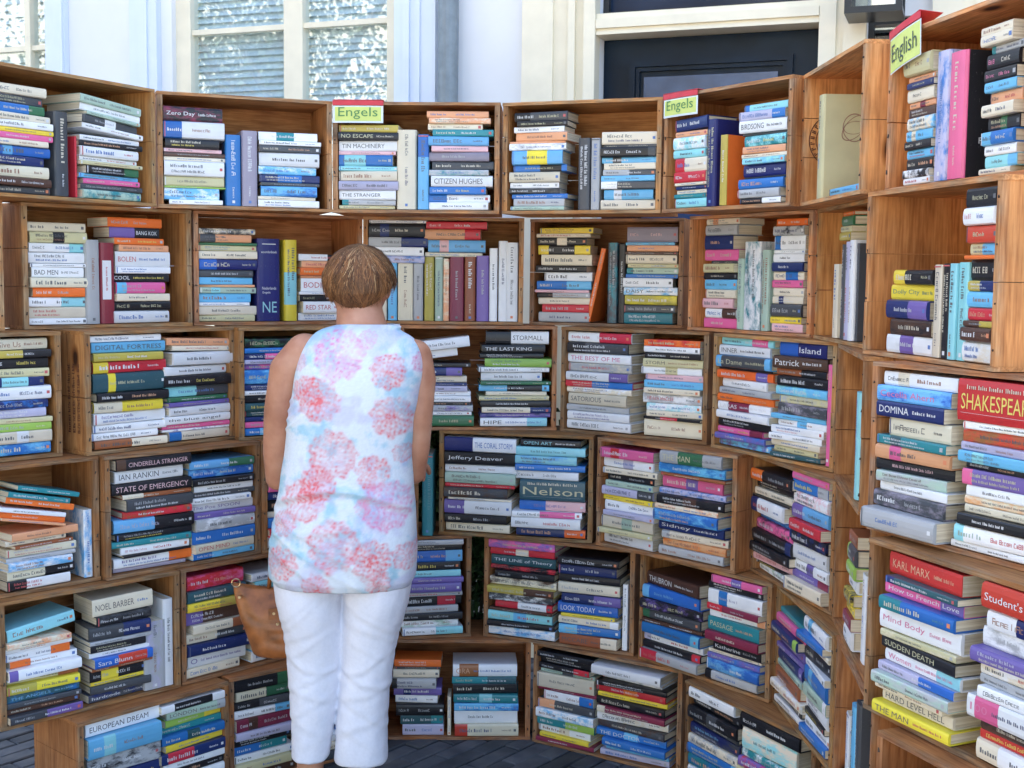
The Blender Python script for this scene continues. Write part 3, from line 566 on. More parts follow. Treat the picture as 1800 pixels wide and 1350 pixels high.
def build_crate(k,M,W,H,D,label,tint,ts=.0165,tt=.0095):
    root=empty('wooden_crate',M)
    tag(root,label,'crate',CG)
    H-=.0015
    parts=[]
    def lin(): return rnd.uniform(-.0012,.0012)
    for s in (0,1):
        mb=MB(); x0=(0 if s==0 else W-ts); 
        split(mb,rnd.choice((2,3)),tt,H-tt,lambda a,b:mb.box(x0+.0006,x0+ts-.0006,.001+lin(),D-.008,a,b,'wood_side',wob=.0007))
        parts.append(mb.build('side_panel',root))
    mb=MB(); split(mb,rnd.choice((2,3)),0,D,lambda a,b:mb.box(lin(),W+lin(),a+(lin() if a==0 else 0),b,0,tt,'wood_long',wob=.0006)); parts.append(mb.build('bottom_panel',root))
    mb=MB(); split(mb,rnd.choice((2,3)),0,D,lambda a,b:mb.box(lin(),W+lin(),a+(lin() if a==0 else 0),b,H-tt,H,'wood_long',wob=.0006)); parts.append(mb.build('top_panel',root))
    mb=MB(); split(mb,3,tt,H-tt,lambda a,b:mb.box(.002,W-.002,D-.0075,D-.001,a,b,'wood_long')); parts.append(mb.build('back_panel',root))
    nl=MB()
    for x in (ts*.5,W-ts*.5):
        for z in (tt*.5,H-tt*.5):
            for y in (.05,.13,.21): nl.cyl((x,y,H-.0002),(x,y,H+.0007),.0022,.0022,'nail',8) if z>H/2 else None
        for z in (.04,H*.35,H*.65,H-.04):
            nl.cyl((x+rnd.uniform(-.003,.003),.0012,z+rnd.uniform(-.01,.01)),(x,-.0006,z),.0019,.0019,'nail',8)
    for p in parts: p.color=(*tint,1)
    nl.build('nails',root)['kind']='stuff'
    return root
CROOT={}
plain('nail',(.06,.045,.035),.5,metal=.5,bump=0)
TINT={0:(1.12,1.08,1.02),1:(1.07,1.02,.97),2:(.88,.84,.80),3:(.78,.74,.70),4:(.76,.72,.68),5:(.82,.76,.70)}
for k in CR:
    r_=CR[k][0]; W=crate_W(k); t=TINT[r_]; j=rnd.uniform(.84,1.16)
    if k[1] in 'ghif' and r_<5: j*=1.2  # stronger light on the right-hand crates is put into their tint
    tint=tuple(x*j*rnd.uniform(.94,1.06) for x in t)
    if k in VISC:
        n=VISC[k]; nm='leftmost' if n==0 else ORD[n]+' from the left'
        ex={'1c':', with a square Engels sign','1e':', with a tilted Engels sign','1g':', with the English sign','1f':', round stamp inside','5g':', holding a small pale box','4i':', seen edge-on','3h':', dark knot inside'}.get(k,'')
        lab='wooden crate, %s in the %s%s'%(nm,ROWN[r_],ex)
        if k=='5g': lab='wooden crate without books, low at the right edge, holding a small pale box'
        if k=='5i': lab='shadowed wooden crate seen edge-on low at the right, upright books inside'
    else: lab={'6y':'empty wooden crate on the ground at the far left end of the wall','6f':'empty wooden crate on the ground right of the last bottom-row books',
               '6i':'empty wooden crate on the ground under the edge-on crate of upright books','6g':'empty wooden crate on the ground under the crate with the pale box'}[k]
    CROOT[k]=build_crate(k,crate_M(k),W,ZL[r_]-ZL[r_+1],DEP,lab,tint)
# knot, stamp, small box
plain('stamp_ink',(.10,.035,.02),.8,var=.4,scale=60,bump=0)
plain('knot_wood',(.05,.022,.012),.6,var=.3)
def disc(mb,c,r0,r1,ax1,ax2,mat,n=40,inner=0):
    vs=[];fs=[]
    for i in range(n):
        a=2*math.pi*i/n; d=Vector(ax1)*math.cos(a)*r0+Vector(ax2)*math.sin(a)*r1
        vs+=[Vector(c)+d,Vector(c)+d*inner]
    for i in range(n):
        j=(i+1)%n; fs.append((2*i,2*j,2*j+1,2*i+1))
    mb.add(vs,fs,mat)
mb=MB()
disc(mb,(.0171,.085,.17),.07,.07,(0,1,0),(0,0,1),'stamp_ink',inner=.965); disc(mb,(.0171,.085,.17),.052,.052,(0,1,0),(0,0,1),'stamp_ink',inner=.96)
for i in range(26):
    a=2*math.pi*i/26; M=Matrix.Translation((.0172,.085,.17))@Matrix.Rotation(a,4,'X')
    mb.box(-.0001,.0001,-.0035,-.001,.055,.066,'stamp_ink',M); mb.box(-.0001,.0001,.0005,.003,.055+rnd.choice((0,.006)),.066,'stamp_ink',M)
mb.build('stamp',CROOT['1f'])
mb=MB(); disc(mb,(.0171,.10,.155),.035,.012,(0,.75,.66),(0,-.66,.75),'knot_wood',inner=0); mb.build('knot',CROOT['3h'])  # flat dark disc painted in place of an open hand hole
mb=MB(); r=random.Random(4)
for i in range(3):
    h=.012; z=.26
    M=Matrix.Translation((-.0012,.03+i*.02,.06))@Matrix.Rotation(R(-90),4,'X')@Matrix.Rotation(R(-90),4,'Z')
    m2=MB(); scribble(m2,0,.2,0,h,0,'stamp_ink',r)
    for v,f in (): pass
    mb.v+=[(-.0012,.035+i*.024+v[2],.06+v[0]) for v in m2.v] if not mb.v else [(-.0012,.035+i*.024+v[2],.06+v[0]) for v in m2.v]
    o=len(mb.v)-len(m2.v); mb.f+=[tuple(q+o for q in f) for f in m2.f]; mb.m+=m2.m
mb.build('stamp',CROOT['3b'])
M5=crate_M('5g')
bx=build_crate('box',M5@Matrix.Translation((.085,-.045,.0105)),.33,.235,.24,'small pale plywood box standing open inside the low crate at the right edge',(1.75,1.95,2.1),ts=.011,tt=.011)
bx.name='plywood_box'; bx['category']='box'; del bx['group']

# ---------------- signs hanging from crate edges
plain('sign_red',(.62,.04,.06),.45,var=.1,scale=30); plain('sign_lime',(.64,.72,.20),.5,var=.06,scale=20); plain('sign_film',(.72,.78,.80),.3,var=.06,scale=20); plain('sign_green',(.10,.26,.09),.5,var=.1,bump=0); plain('sign_dark',(.06,.09,.07),.5,bump=0)
def sign(k,u0,wd,ht,text,label,tilt=0,film=.006,dark=False,lean=0):
    W=crate_W(k); H=ZL[CR[k][0]]-ZL[CR[k][0]+1]
    M=crate_M(k)@Matrix.Translation((u0,-.0035,H-.001))@Matrix.Rotation(R(tilt),4,'Y')@Matrix.Rotation(R(lean),4,'X')
    o=empty('cardboard_sign',M); tag(o,label,'sign','language signs hanging from the crates')
    def sheet(x0,x1,z0,z1,y,th,mat,curl=.004,nm='card'):
        mb=MB(); n=10; vs=[]
        for i in range(n+1):
            x=x0+(x1-x0)*i/n; c=-curl*math.sin(math.pi*i/n)
            vs+=[(x,y+c,z0),(x,y+c,z1),(x,y+c+th,z0),(x,y+c+th,z1)]
        fs=[]
        for i in range(n):
            a=4*i; b=a+4; fs+=[(a,b,b+1,a+1),(a+2,a+3,b+3,b+2),(a,a+2,b+2,b),(a+1,b+1,b+3,a+3)]
        fs+=[(0,1,3,2),(4*n,4*n+2,4*n+3,4*n+1)]
        mb.add(vs,fs,mat); return mb.build(nm,o)
    sheet(0,wd,-ht,-.014,-.001,.0008,'sign_film',nm='plastic_sleeve')
    sheet(film,wd-film,-ht+film,-.018,-.0022,.0007,'sign_lime',nm='paper')
    sheet(-.001,wd+.001,-.013,.002,-.0034,.0010,'sign_red',nm='red_strip')
    mb=MB(); mb.box(0,wd,-.004,.05,.0035,.0045,'sign_red'); mb.build('red_flap',o)
    mb=MB(); n0=len(mb.v); put_text(mb,text,film+wd*.07,wd-film-wd*.07,-ht+film+ht*.07,-ht+film+ht*.62,-.0035,'sign_dark' if dark else 'sign_green')
    mb.v=[(x,y-.004*math.sin(math.pi*min(1,max(0,x/wd))),z) for x,y,z in mb.v]
    mb.build('lettering',o)
sign('1c',.003,.155,.066,'Engels','lime sign reading Engels under a red strip, the left one of the two')
sign('1e',.004,.145,.066,'Engels','lime sign reading Engels on the top-row crate in front of the dark door',tilt=0)
sign('1g',.012,.125,.092,'English','bright lime sign reading English under a red flap at the upper right',tilt=-11,dark=True,lean=-4,film=.0025)

# ---------------- the books
import re
def book_geo(L,T,D,hard,c1,c2,mode,a,b,r,cov2=None):
    t=.0026 if hard else .0011; ts=.003 if hard else .0012
    t=min(t,T*.2)
    bul=min(.006,T*.16) if hard else min(.0012,T*.04)
    pr=[(D,0),(.004,0)]; n=6 if hard else 4
    for i in range(n+1):
        an=math.pi*i/n; pr.append((.0015-(bul+.0015)*math.sin(an)**.6,T/2-T/2*math.cos(an)))
    pr+=[(.004,T),(D,T),(D,T-t),(ts,T-t),(ts,t),(D,t)]
    m=len(pr); base=cover(c1); xs=[-L/2,L/2]; mats=[base]
    if mode=='art': base=cover(c1,c2); mats=[base]
    if mode=='block':
        xa,xb=-L/2+L*a,-L/2+L*b; xs=[-L/2]; mats=[]
        if a>0: xs.append(xa); mats.append(base)
        xs.append(xb if b<1 else L/2); mats.append(cover(c2))
        if b<1: xs.append(L/2); mats.append(base)
    mb=MB(); vs=[]
    for x in xs: vs+=[(x,p[0],p[1]) for p in pr]
    mb.v=vs
    for s in range(len(xs)-1):
        o=s*m
        for i in range(m):
            j=(i+1)%m
            mb.f.append((o+i,o+j,o+m+j,o+m+i)); spine=1<=i<=n+2
            mb.m.append(mats[s] if spine else (cover(cov2) if cov2 else (mats[s] if i in (0,n+3) and mode!='block' else base)))
    mb.f.append(tuple(range(m))[::-1]); mb.m.append(base); mb.f.append(tuple(range((len(xs)-1)*m,len(xs)*m))); mb.m.append(base)
    # flip check is unnecessary: Cycles shades both sides
    pg=MB(); ix=.003 if hard else .0004; iy=.003 if hard else .0005
    pg.box(-L/2+ix,L/2-ix,ts+.0004,D-iy,t+.0002,T-t-.0002,'paper_edges')
    return mb,pg,-bul
def light(c): return sum(COLS[c])>1.25
def spine_print(L,T,y,c1,c2,mode,a,b,txt,tc,r):
    P={'title':MB(),'author':MB(),'emblem':MB()}; y-=.0004
    t_,a_,e_=P['title'],P['author'],P['emblem']
    dark=r.choice('KGGNZBG'); lt=r.choice('WWCgyC')
    if tc is None: tc=dark if light(c1) else lt
    tc2=tc if r.random()<.5 else (r.choice('GNRBZ') if light(c1) else r.choice('WCYog'))
    def colr(xf,c):
        if mode=='block' and a<xf<b: return ('G' if light(c2) else 'W')
        return c
    X=lambda q:-L/2+L*q
    h=min(.0115,T*.36)
    def logo():
        if r.random()<.5:
            s=min(.008,T*.45); cx=X(.945); e_.box(cx-s/2,cx+s/2,y-.0002,y,T/2-s/2,T/2+s/2,ink(r.choice('ROGWBGg')))
    if txt and txt!='...':
        s=txt.replace('_',' ')
        if T>.05:
            put_text(t_,s,X(.05),X(.97),T*.28,T*.66,y,ink(tc)); scribble(a_,X(.12),X(.9),T*.82,.008,y,ink('C'),r); e_.box(X(.05),X(.95),y-.0003,y,T*.19,T*.195,ink('W'))
        else:
            x0=.05
            if mode=='block' and a==0: x0=b+.03
            hh=min(T*.46,.017)*r.uniform(.8,1.05); z0=T/2-hh/2; z1=T/2+hh/2
            x1=min(.95,x0+.06+.052*len(s)*min(1,hh/.012+.3))
            if len(s)>5 and T>.02: x1=min(.95,max(x1,x0+.45))
            put_text(t_,s,X(x0),X(x1),z0,z1,y,ink(tc))
            if x1<.7: scribble(a_,X(x1+.06),X(.92),T/2,h*.6,y,ink(tc2),r)
        return P
    k=r.random()
    if T<.008:
        if k<.6: scribble(t_,X(.1),X(.1+r.uniform(.3,.6)),T/2,T*.34,y,ink(colr(.3,tc)),r)
        return P
    if k<.35:
        scribble(a_,X(.06),X(r.uniform(.26,.4)),T/2,h*.8,y,ink(colr(.2,tc)),r); scribble(t_,X(.47),X(r.uniform(.7,.88)),T/2,h*.75,y,ink(colr(.7,tc2)),r)
    elif k<.6:
        scribble(t_,X(.08),X(r.uniform(.5,.66)),T/2,h,y,ink(colr(.3,tc2)),r); scribble(a_,X(.74),X(.9),T/2,h*.5,y,ink(colr(.85,tc)),r)
    elif k<.78 and T>.016:
        scribble(t_,X(.1),X(r.uniform(.5,.7)),T*.66,min(.009,T*.24),y,ink(colr(.3,tc)),r); scribble(a_,X(.12),X(r.uniform(.5,.8)),T*.3,min(.007,T*.17),y,ink(colr(.3,tc2)),r)
    else: scribble(t_,X(.22),X(r.uniform(.55,.8)),T/2,h*.7,y,ink(colr(.4,tc)),r)
    logo()
    if r.random()<.15: e_.box(X(.015),X(.03),y-.0003,y,T*.06,T*.94,ink(r.choice('RGNBW')))
    return P
BOOKS=[]   # (area, spec)
def body_hides(px,py):
    return (472<px<742 and 560<py<1345) or (574<px<696 and 430<py<570) or (415<px<500 and 1050<py<1175)
def screen(P):
    q=cam.matrix_world.inverted()@P; d=-q.z
    return 900+2184.7*q.x/d, 675-2184.7*q.y/d, d
def trim(lab):
    if len(lab.split())>16: lab=lab.replace('thick ','').replace('thin ','')
    if len(lab.split())>16: lab=re.sub(r' and [a-z ]+? book',' book',lab,1)
    return lab
def queue(M,L,T,D,hard,c1,c2,mode,a,b,txt,tc,label,seed,ang,cov2=None,extra=None):
    C=M@Vector((0,0,T/2)); px,py,d=screen(C)
    n=(M.to_3x3()@Vector((0,-1,0))); v=(Vector((0,0,CAMH))-C).normalized()
    ar=L*T*max(0.05,n.dot(v))/d/d
    if body_hides(px,py) or not(-10<px<1810 and -10<py<1360): ar*=.02
    BOOKS.append((ar,dict(M=M,L=L,T=T,D=D,hard=hard,c1=c1,c2=c2,mode=mode,a=a,b=b,txt=txt,tc=tc,label=label,seed=seed,cov2=cov2,extra=extra)))
import re
TK0=re.compile(r'^(\d+)([A-Za-z])([A-Za-z])?(\d\d)?(.*)$')
def TOK(q):
    m=TK0.match(q); rest=m[5]; g={1:m[1],2:m[2],3:m[3],4:m[4],5:None,6:None,7:None,8:None,9:None}
    for part in re.findall(r'[=|~^%][^=|~^%]*',rest): g[{'=':5,'|':6,'~':7,'^':8,'%':9}[part[0]]]=part[1:]
    return g
SAFE={'Zero_Day':1,'DOMINA':1,'NO_ESCAPE':1,'STATE_OF_EMERGENCY':1,'BAD_MEN':1,'BODIES':1,'RED_STAR':1,'DIGITAL_FORTRESS':1,'the_blue_angel':1,'radar':1,'THE_LAST_KING':1,'INNER':1,'SUDDEN_DEATH':1,'Mind_Body':1,'EUROPEAN_DREAM':1,'LONDON':1,'THE_DOCTOR':1,'PASSAGE':1,'100':1,'THE_STRANGER':1,'BIRDSONG':1,'DAISY':1,'COOL':1,'OPEN_MIND':1,'Give_Us':1,'LOOK_TODAY':1}
def crate_phrase(k):
    n=VISC[k]; return ('first' if n==0 else ORD[n])+' crate in '+ROWN[CR[k][0]]
from collections import Counter
NST=Counter(s[0] for s in STK); SI=Counter(); seed=0
for (k,u0,u1,zb,zt,toks) in STK:
    M0=crate_M(k); W=crate_W(k); z0=ZL[CR[k][0]+1]
    base=zb<z0+.02; up=not base
    si=SI[k]; SI[k]+=1
    sn={0:'left',1:'right'}[si] if NST[k]==2 else 'flat'
    T_=[TOK(q) for q in toks.split()]
    ws=[float(m[1]) for m in T_]; L=u1-u0; L=max(.1,min(.245,L)); uc=(u0+u1)/2
    tilt0=0; extra=0
    for m in T_:
        a=float(m[8] or 0)
        if a!=0 or tilt0!=0:
            pass
    angs=[float(m[8] or 0) for m in T_]
    chg=0; prev=0
    for a in reversed(angs):
        if abs(a)>abs(prev): chg+=abs(math.sin(R(a-prev)))*L/2
        prev=a
    span=zt-zb-chg*1.9
    tot=sum(ws); z=zb-z0+.0008; prev=0; lo=None
    n=len(T_)
    for i in range(n-1,-1,-1):
        m=T_[i]; T=ws[i]/tot*span*.985; a=angs[i]; seed+=1; r=random.Random(seed*13+5)
        if abs(a)>abs(prev): z+=abs(math.sin(R(a-prev)))*L/2
        prev=a
        c1,c2,dg,txt,tc=m[2],m[3],m[4],m[5],m[6]
        dx=float(m[7] or 0)*.001; ll=L*r.choice((r.uniform(.86,.95),r.uniform(.94,1.0),1.0))
        if L<.14: ll=L
        hard=(T>.024 and r.random()<.6) or L>.222
        D=min(.205,max(.10,ll*r.uniform(.60,.70))) if L>=.14 else .115
        mode='plain'; fa=fb=0
        if c2 and dg: mode='block'; fa=int(dg[0])/10; fb=(int(dg[1])+1)/10 if dg[1]!='0' else 1; fb=min(fb,1)
        elif c2:
            mode='art'
            if r.random()<.55: mode='block'; fa,fb=r.choice(((0,.12),(0,.3),(.72,1),(.86,1),(.4,.6),(.55,1),(.2,.36)))
        yy=r.uniform(.001,.018)
        if m[9]=='F': yy-=.035
        if k in('3g','4g') : yy-=.008+r.uniform(0,.008)
        if CR[k][0]>=3 and r.random()<.3: yy-=.012
        x=uc+dx+r.choice((-1,1))*r.uniform(0,(L-ll)*.5+.005)
        if base or up:
            x=max(.019+ll/2,min(W-.019-ll/2,x)) if m[9]!='F' and ll<W-.04 and a==0 else x
        yaw=R(r.gauss(0,2.2))
        if ll<.14: yaw=0
        M=M0@Matrix.Translation((x,yy,z))@Matrix.Rotation(yaw,4,'Z')@Matrix.Rotation(R(-a),4,'Y')@Matrix.Rotation(R(r.uniform(-.3,.3)),4,'Y')
        z+=T/max(.9,math.cos(R(a)))+.0003
        cdesc=CN[c1]+(' and '+CN[c2] if c2 else '')
        pos='top book' if i==0 else ('bottom book' if i==n-1 else ORD[i]+' from top')
        th='thick ' if T>.034 else ('thin ' if T<.012 else '')
        lab='%s%s book, %s, %s stack, %s'%(th,cdesc,pos,sn,crate_phrase(k))
        if NST[k]==1: lab='%s%s book lying flat, %s in %s'%(th,cdesc,pos,crate_phrase(k))
        if txt in SAFE: lab='%s book lettered %s, %s stack, %s'%(CN[c1],txt.replace('_',' '),sn,crate_phrase(k))
        queue(M,ll,T-.0004,D,hard,c1,c2,mode,fa,fb,txt,tc,lab,seed,0)
VI=Counter(); VN=Counter(v[0] for v in VER)
for (k,u0,u1,zb,zt,cc,tl,fl) in VER:
    M0=crate_M(k); z0=ZL[CR[k][0]+1]; T=u1-u0; L=zt-zb; seed+=1; r=random.Random(seed*7)
    T=min(T,.075); uc=max(.018+T/2,min(crate_W(k)-.018-T/2,(u0+u1)/2)); n_=VI[k]; VI[k]+=1
    if T>.045 and k in('1f','2h','4i','3h','1a'): T=.045
    if L>.27: L=.27
    c1=cc[0]; c2=cc[1] if len(cc)>1 else None; mode='plain'; fa=fb=0; cov2=None
    if c2 and len(cc)>2: mode='block'; fa=int(cc[2])/10; fb=(int(cc[3])+1)/10
    elif c2: mode='art'
    D=.19 if fl=='big' else min(.17,L*.68); y=.006+r.uniform(0,.006)
    if fl=='deep': y=.012
    if fl=='front': mode='plain'; cov2=c2; D=.13; y=.001
    if fl=='fcover': cov2='K'; D=.15
    if k in('1f',): D=.17; y=.012
    hard=T>.026 and L>.2
    lean=R(tl)
    M=M0@Matrix.Translation((uc,y,zb-z0+L/2+.0008))@Matrix.Rotation(lean,4,'Y')@Matrix.Rotation(R(90),4,'Y')@Matrix.Translation((0,0,-T/2))
    cdesc=CN[c1]+(' and '+CN[c2] if c2 else '')
    pos='only' if VN[k]==1 else ('leftmost' if n_==0 else ('rightmost' if n_==VN[k]-1 else ORD[n_]))
    lab='%s book standing upright, %s of the upright ones, %s'%(cdesc,pos,crate_phrase(k))
    if VN[k]==1: lab='%s book, the only one standing upright in %s'%(cdesc,crate_phrase(k))
    txt=None
    queue(M,L,T-.0006,D,hard,c1,c2,mode,fa,fb,txt,None,lab,seed,0,cov2,fl)
# the teal book standing alone in the gap of the fourth row
M=Matrix.Translation((-.274,4.03,ZL[4]+.0015+.134))@Matrix.Rotation(R(90),4,'Y')@Matrix.Translation((0,0,-.018))
queue(M,.268,.037,.17,True,'T',None,'plain',0,0,None,'T','worn teal book standing alone in the gap right of the woman, fourth row',9999,0)
BOOKS.sort(key=lambda q:-q[0])
labels=Counter(); stuff=MB()
GRP='secondhand books in the crates'
for i,(ar,b) in enumerate(BOOKS):
    r=random.Random(b['seed']*3+1)
    cv,pg,yb=book_geo(b['L'],b['T'],b['D'],b['hard'],b['c1'],b['c2'],b['mode'],b['a'],b['b'],r,b['cov2'])
    L,T=b['L'],b['T']
    PR={'title':MB(),'author':MB(),'emblem':MB()}; pr=PR['title']
    if b['extra']=='NE':
        def vtext(s,cx,size,zc,mat,wd=None):
            vs,fs,asp=text_geo(s); w_=wd or size*asp
            # book x runs down the spine, z across it: letters stand upright on the standing book
            pr.add([(cx+size/2-v[2]*size,yb-.0006,zc+(v[0]-.5)*w_) for v in vs],fs,mat)
        vtext('NE',L*.33,.034,T*.52,ink('A'),T*.62); vtext('Nederlands',L*.10,.009,T*.5,ink('W'),T*.62); vtext('Engels',L*.155,.009,T*.38,ink('W'),T*.34)
        vtext('woordenboek',-L*.34,.008,T*.5,ink('W'),T*.7); PR['emblem'].box(-L*.44,-L*.43,yb-.0008,yb-.0004,T*.2,T*.8,ink('W'))
    elif b['extra']=='label':
        pr=PR['emblem']; pr.box(-L*.28,L*.2,yb-.0008,yb-.0004,T*.12,T*.72,ink('W')); m2=MB(); scribble(m2,-L*.2,L*.1,T*.42,.006,yb-.001,ink('R'),r); PR['title'].join(m2)
    else: PR=spine_print(L,T,yb,b['c1'],b['c2'],b['mode'],b['a'],b['b'],b['txt'],b['tc'],r); pr=PR['title']
    if b['extra']=='big' and b['c1']=='y':
        e_=PR['emblem']
        for (q0,q1,q2) in ((.035,.030,0),(.022,.040,.8),(.028,.016,1.7)): disc(e_,(-L*.18,.075,T+.0005),q0,q1,(math.cos(q2),math.sin(q2),0),(-math.sin(q2),math.cos(q2),0),ink('Z'),inner=.93)
    if b['extra']=='fcover':   # lettering on the black cover of the pink-spined book
        m2=MB(); put_text(m2,'FRANZ',0,.062,0,.012,0,ink('W'))
        pr.v+=[(L*.18+.012-v[2],.03+v[0],T+.0006) for v in m2.v]; o=len(pr.v)-len(m2.v); pr.f+=[tuple(q+o for q in f) for f in m2.f]; pr.m+=m2.m
    if i<300:
        root=empty('book',b['M']); lab=trim(b['label']); labels[lab]+=1
        tag(root,lab,'book',GRP)
        cv.build('cover',root,smooth=False); pg.build('page_block',root)
        for q_ in PR:
            if PR[q_].f: PR[q_].build(q_,root)
    else:
        for mm in (cv,pg,*PR.values()): stuff.join(mm,b['M'])
print('BOOKS',len(BOOKS),'dup labels',[l for l,c in labels.items() if c>1][:20])
so=stuff.build('books'); tag(so,'the remaining small and half hidden secondhand books filling the rows of crates','books',None,'stuff')
# ---------------- the woman
def smooth_pts(ks,z):
    """catmull-like interpolation of rows [(z,...)] sorted by z"""
    ks=sorted(ks); 
    if z<=ks[0][0]: return ks[0][1:]
    if z>=ks[-1][0]: return ks[-1][1:]
    for i in range(len(ks)-1):
        if ks[i][0]<=z<=ks[i+1][0]:
            t=(z-ks[i][0])/(ks[i+1][0]-ks[i][0]); p0=ks[max(0,i-1)];p1=ks[i];p2=ks[i+1];p3=ks[min(len(ks)-1,i+2)]
            out=[]
            for q in range(1,len(p1)):
                m1=(p2[q]-p0[q])/(p2[0]-p0[0])*(p2[0]-p1[0]); m2=(p3[q]-p1[q])/(p3[0]-p1[0])*(p2[0]-p1[0])
                h=2*t**3-3*t*t+1; out.append(h*p1[q]+(t**3-2*t*t+t)*m1+(-2*t**3+3*t*t)*p2[q]+(t**3-t*t)*m2)
            return out
def eval_mesh(o,name):
    dg=bpy.context.evaluated_depsgraph_get(); dg.update(); me=bpy.data.meshes.new_from_object(o.evaluated_get(dg)); me.name=name; return me
def skin_mesh(nodes,edges,root=0,sub=1):
    """tapered limbs with rounded joints; the voxel remesh fuses them into one continuous skin"""
    vs=[];fs=[]
    rd=[n[1] if isinstance(n[1],tuple) else (n[1],n[1]) for n in nodes]; n_=20
    for a,b in edges:
        A,B=Vector(nodes[a][0]),Vector(nodes[b][0]); d=(B-A).normalized()
        u=(Vector((1,0,0))-d*d.x); u=u.normalized() if u.length>.2 else d.orthogonal().normalized(); v=d.cross(u); o=len(vs)
        for P,(r1,r2) in ((A,rd[a]),(B,rd[b])):
            vs+=[tuple(P+u*(r1*math.cos(2*math.pi*i/n_))+v*(r2*math.sin(2*math.pi*i/n_))) for i in range(n_)]
        fs+=[(o+i,o+(i+1)%n_,o+n_+(i+1)%n_,o+n_+i) for i in range(n_)]+[tuple(range(o,o+n_))[::-1],tuple(range(o+n_,o+2*n_))]
    for (P,_),(r1,r2) in zip(nodes,rd):
        e,f=ellipsoid(P,(r1,r2,min(r1,r2)),None,20,12); o=len(vs); vs+=e; fs+=[tuple(i+o for i in q) for q in f]
    return vs,fs
def ellipsoid(c,rad,M=None,n=24,m_=16):
    vs=[];fs=[]
    for j in range(m_+1):
        a=math.pi*j/m_
        for i in range(n):
            b=2*math.pi*i/n; v=Vector((rad[0]*math.sin(a)*math.cos(b),rad[1]*math.sin(a)*math.sin(b),rad[2]*math.cos(a)))
            if M: v=M@v
            vs.append(tuple(Vector(c)+v))
    for j in range(m_):
        for i in range(n): fs.append((j*n+i,j*n+(i+1)%n,(j+1)*n+(i+1)%n,(j+1)*n+i))
    return vs,fs
def remesh(parts,vox,name,iters=6,fac=.5):
    vs=[];fs=[]
    for v,f in parts: o=len(vs); vs+=v; fs+=[tuple(i+o for i in q) for q in f]
    me=bpy.data.meshes.new('r'); me.from_pydata(vs,[],fs); 
    bm=bmesh.new(); bm.from_mesh(me); bmesh.ops.remove_doubles(bm,verts=bm.verts,dist=1e-5); bmesh.ops.recalc_face_normals(bm,faces=bm.faces); bm.to_mesh(me); bm.free()
    o=bpy.data.objects.new('r',me); col.objects.link(o); md=o.modifiers.new('r','REMESH'); md.mode='VOXEL'; md.voxel_size=vox; md.use_smooth_shade=True
    sm=o.modifiers.new('s','SMOOTH'); sm.factor=fac; sm.iterations=iters
    m=eval_mesh(o,name); bpy.data.objects.remove(o); bpy.data.meshes.remove(me); return m
def rings(ks,zs_,cen_fn=None,n=96,ex=2.3,close=True):
    """ks rows: (z,xl,xr,yb,yf)"""
    vs=[];fs=[]
    for z in zs_:
        xl,xr,yb,yf=smooth_pts(ks,z); cx=(xl+xr)/2; hx=(xr-xl)/2; cy=(yb+yf)/2; hy=(yf-yb)/2
        for i in range(n):
            a=2*math.pi*i/n; c,s=math.cos(a),math.sin(a); e=2/ex
            vs.append((cx+hx*math.copysign(abs(c)**e,c),cy+hy*math.copysign(abs(s)**e,s),z))
    m_=len(zs_)
    for j in range(m_-1):
        for i in range(n): fs.append((j*n+i,j*n+(i+1)%n,(j+1)*n+(i+1)%n,(j+1)*n+i))
    if close: fs+= [tuple(range(n))[::-1],tuple(range((m_-1)*n,m_*n))]
    return vs,fs
def lin(a,b,n): return [a+(b-a)*i/(n-1) for i in range(n)]
PX_,PY_=-.45,3.30
person=empty('person',Vector((PX_,PY_,0))); tag(person,'woman seen from behind in a sleeveless floral top and white cropped trousers, head bowed','person')
# skin material
m,t,N,L,p=mk('skin'); tc=nd(N,'ShaderNodeTexCoord'); no=nd(N,'ShaderNodeTexNoise'); no.inputs['Scale'].default_value=14; no.inputs['Detail'].default_value=7; L.new(tc.outputs['Object'],no.inputs[0])
rr=ramp(N,[(.3,(.38,.155,.085)),(.5,(.49,.225,.13)),(.7,(.58,.30,.19))]); L.new(no.outputs[0],rr.inputs[0]); L.new(rr.outputs[0],p.inputs['Base Color']); p.inputs['Roughness'].default_value=.5
p.inputs['Subsurface Weight'].default_value=.15; p.inputs['Subsurface Radius'].default_value=(.02,.008,.004); p.inputs['Subsurface Scale'].default_value=.5
no2=nd(N,'ShaderNodeTexNoise'); no2.inputs['Scale'].default_value=220; L.new(tc.outputs['Object'],no2.inputs[0]); b=nd(N,'ShaderNodeBump'); b.inputs['Strength'].default_value=.15; b.inputs['Distance'].default_value=.001; L.new(no2.outputs[0],b.inputs['Height']); L.new(b.outputs[0],p.inputs['Normal'])
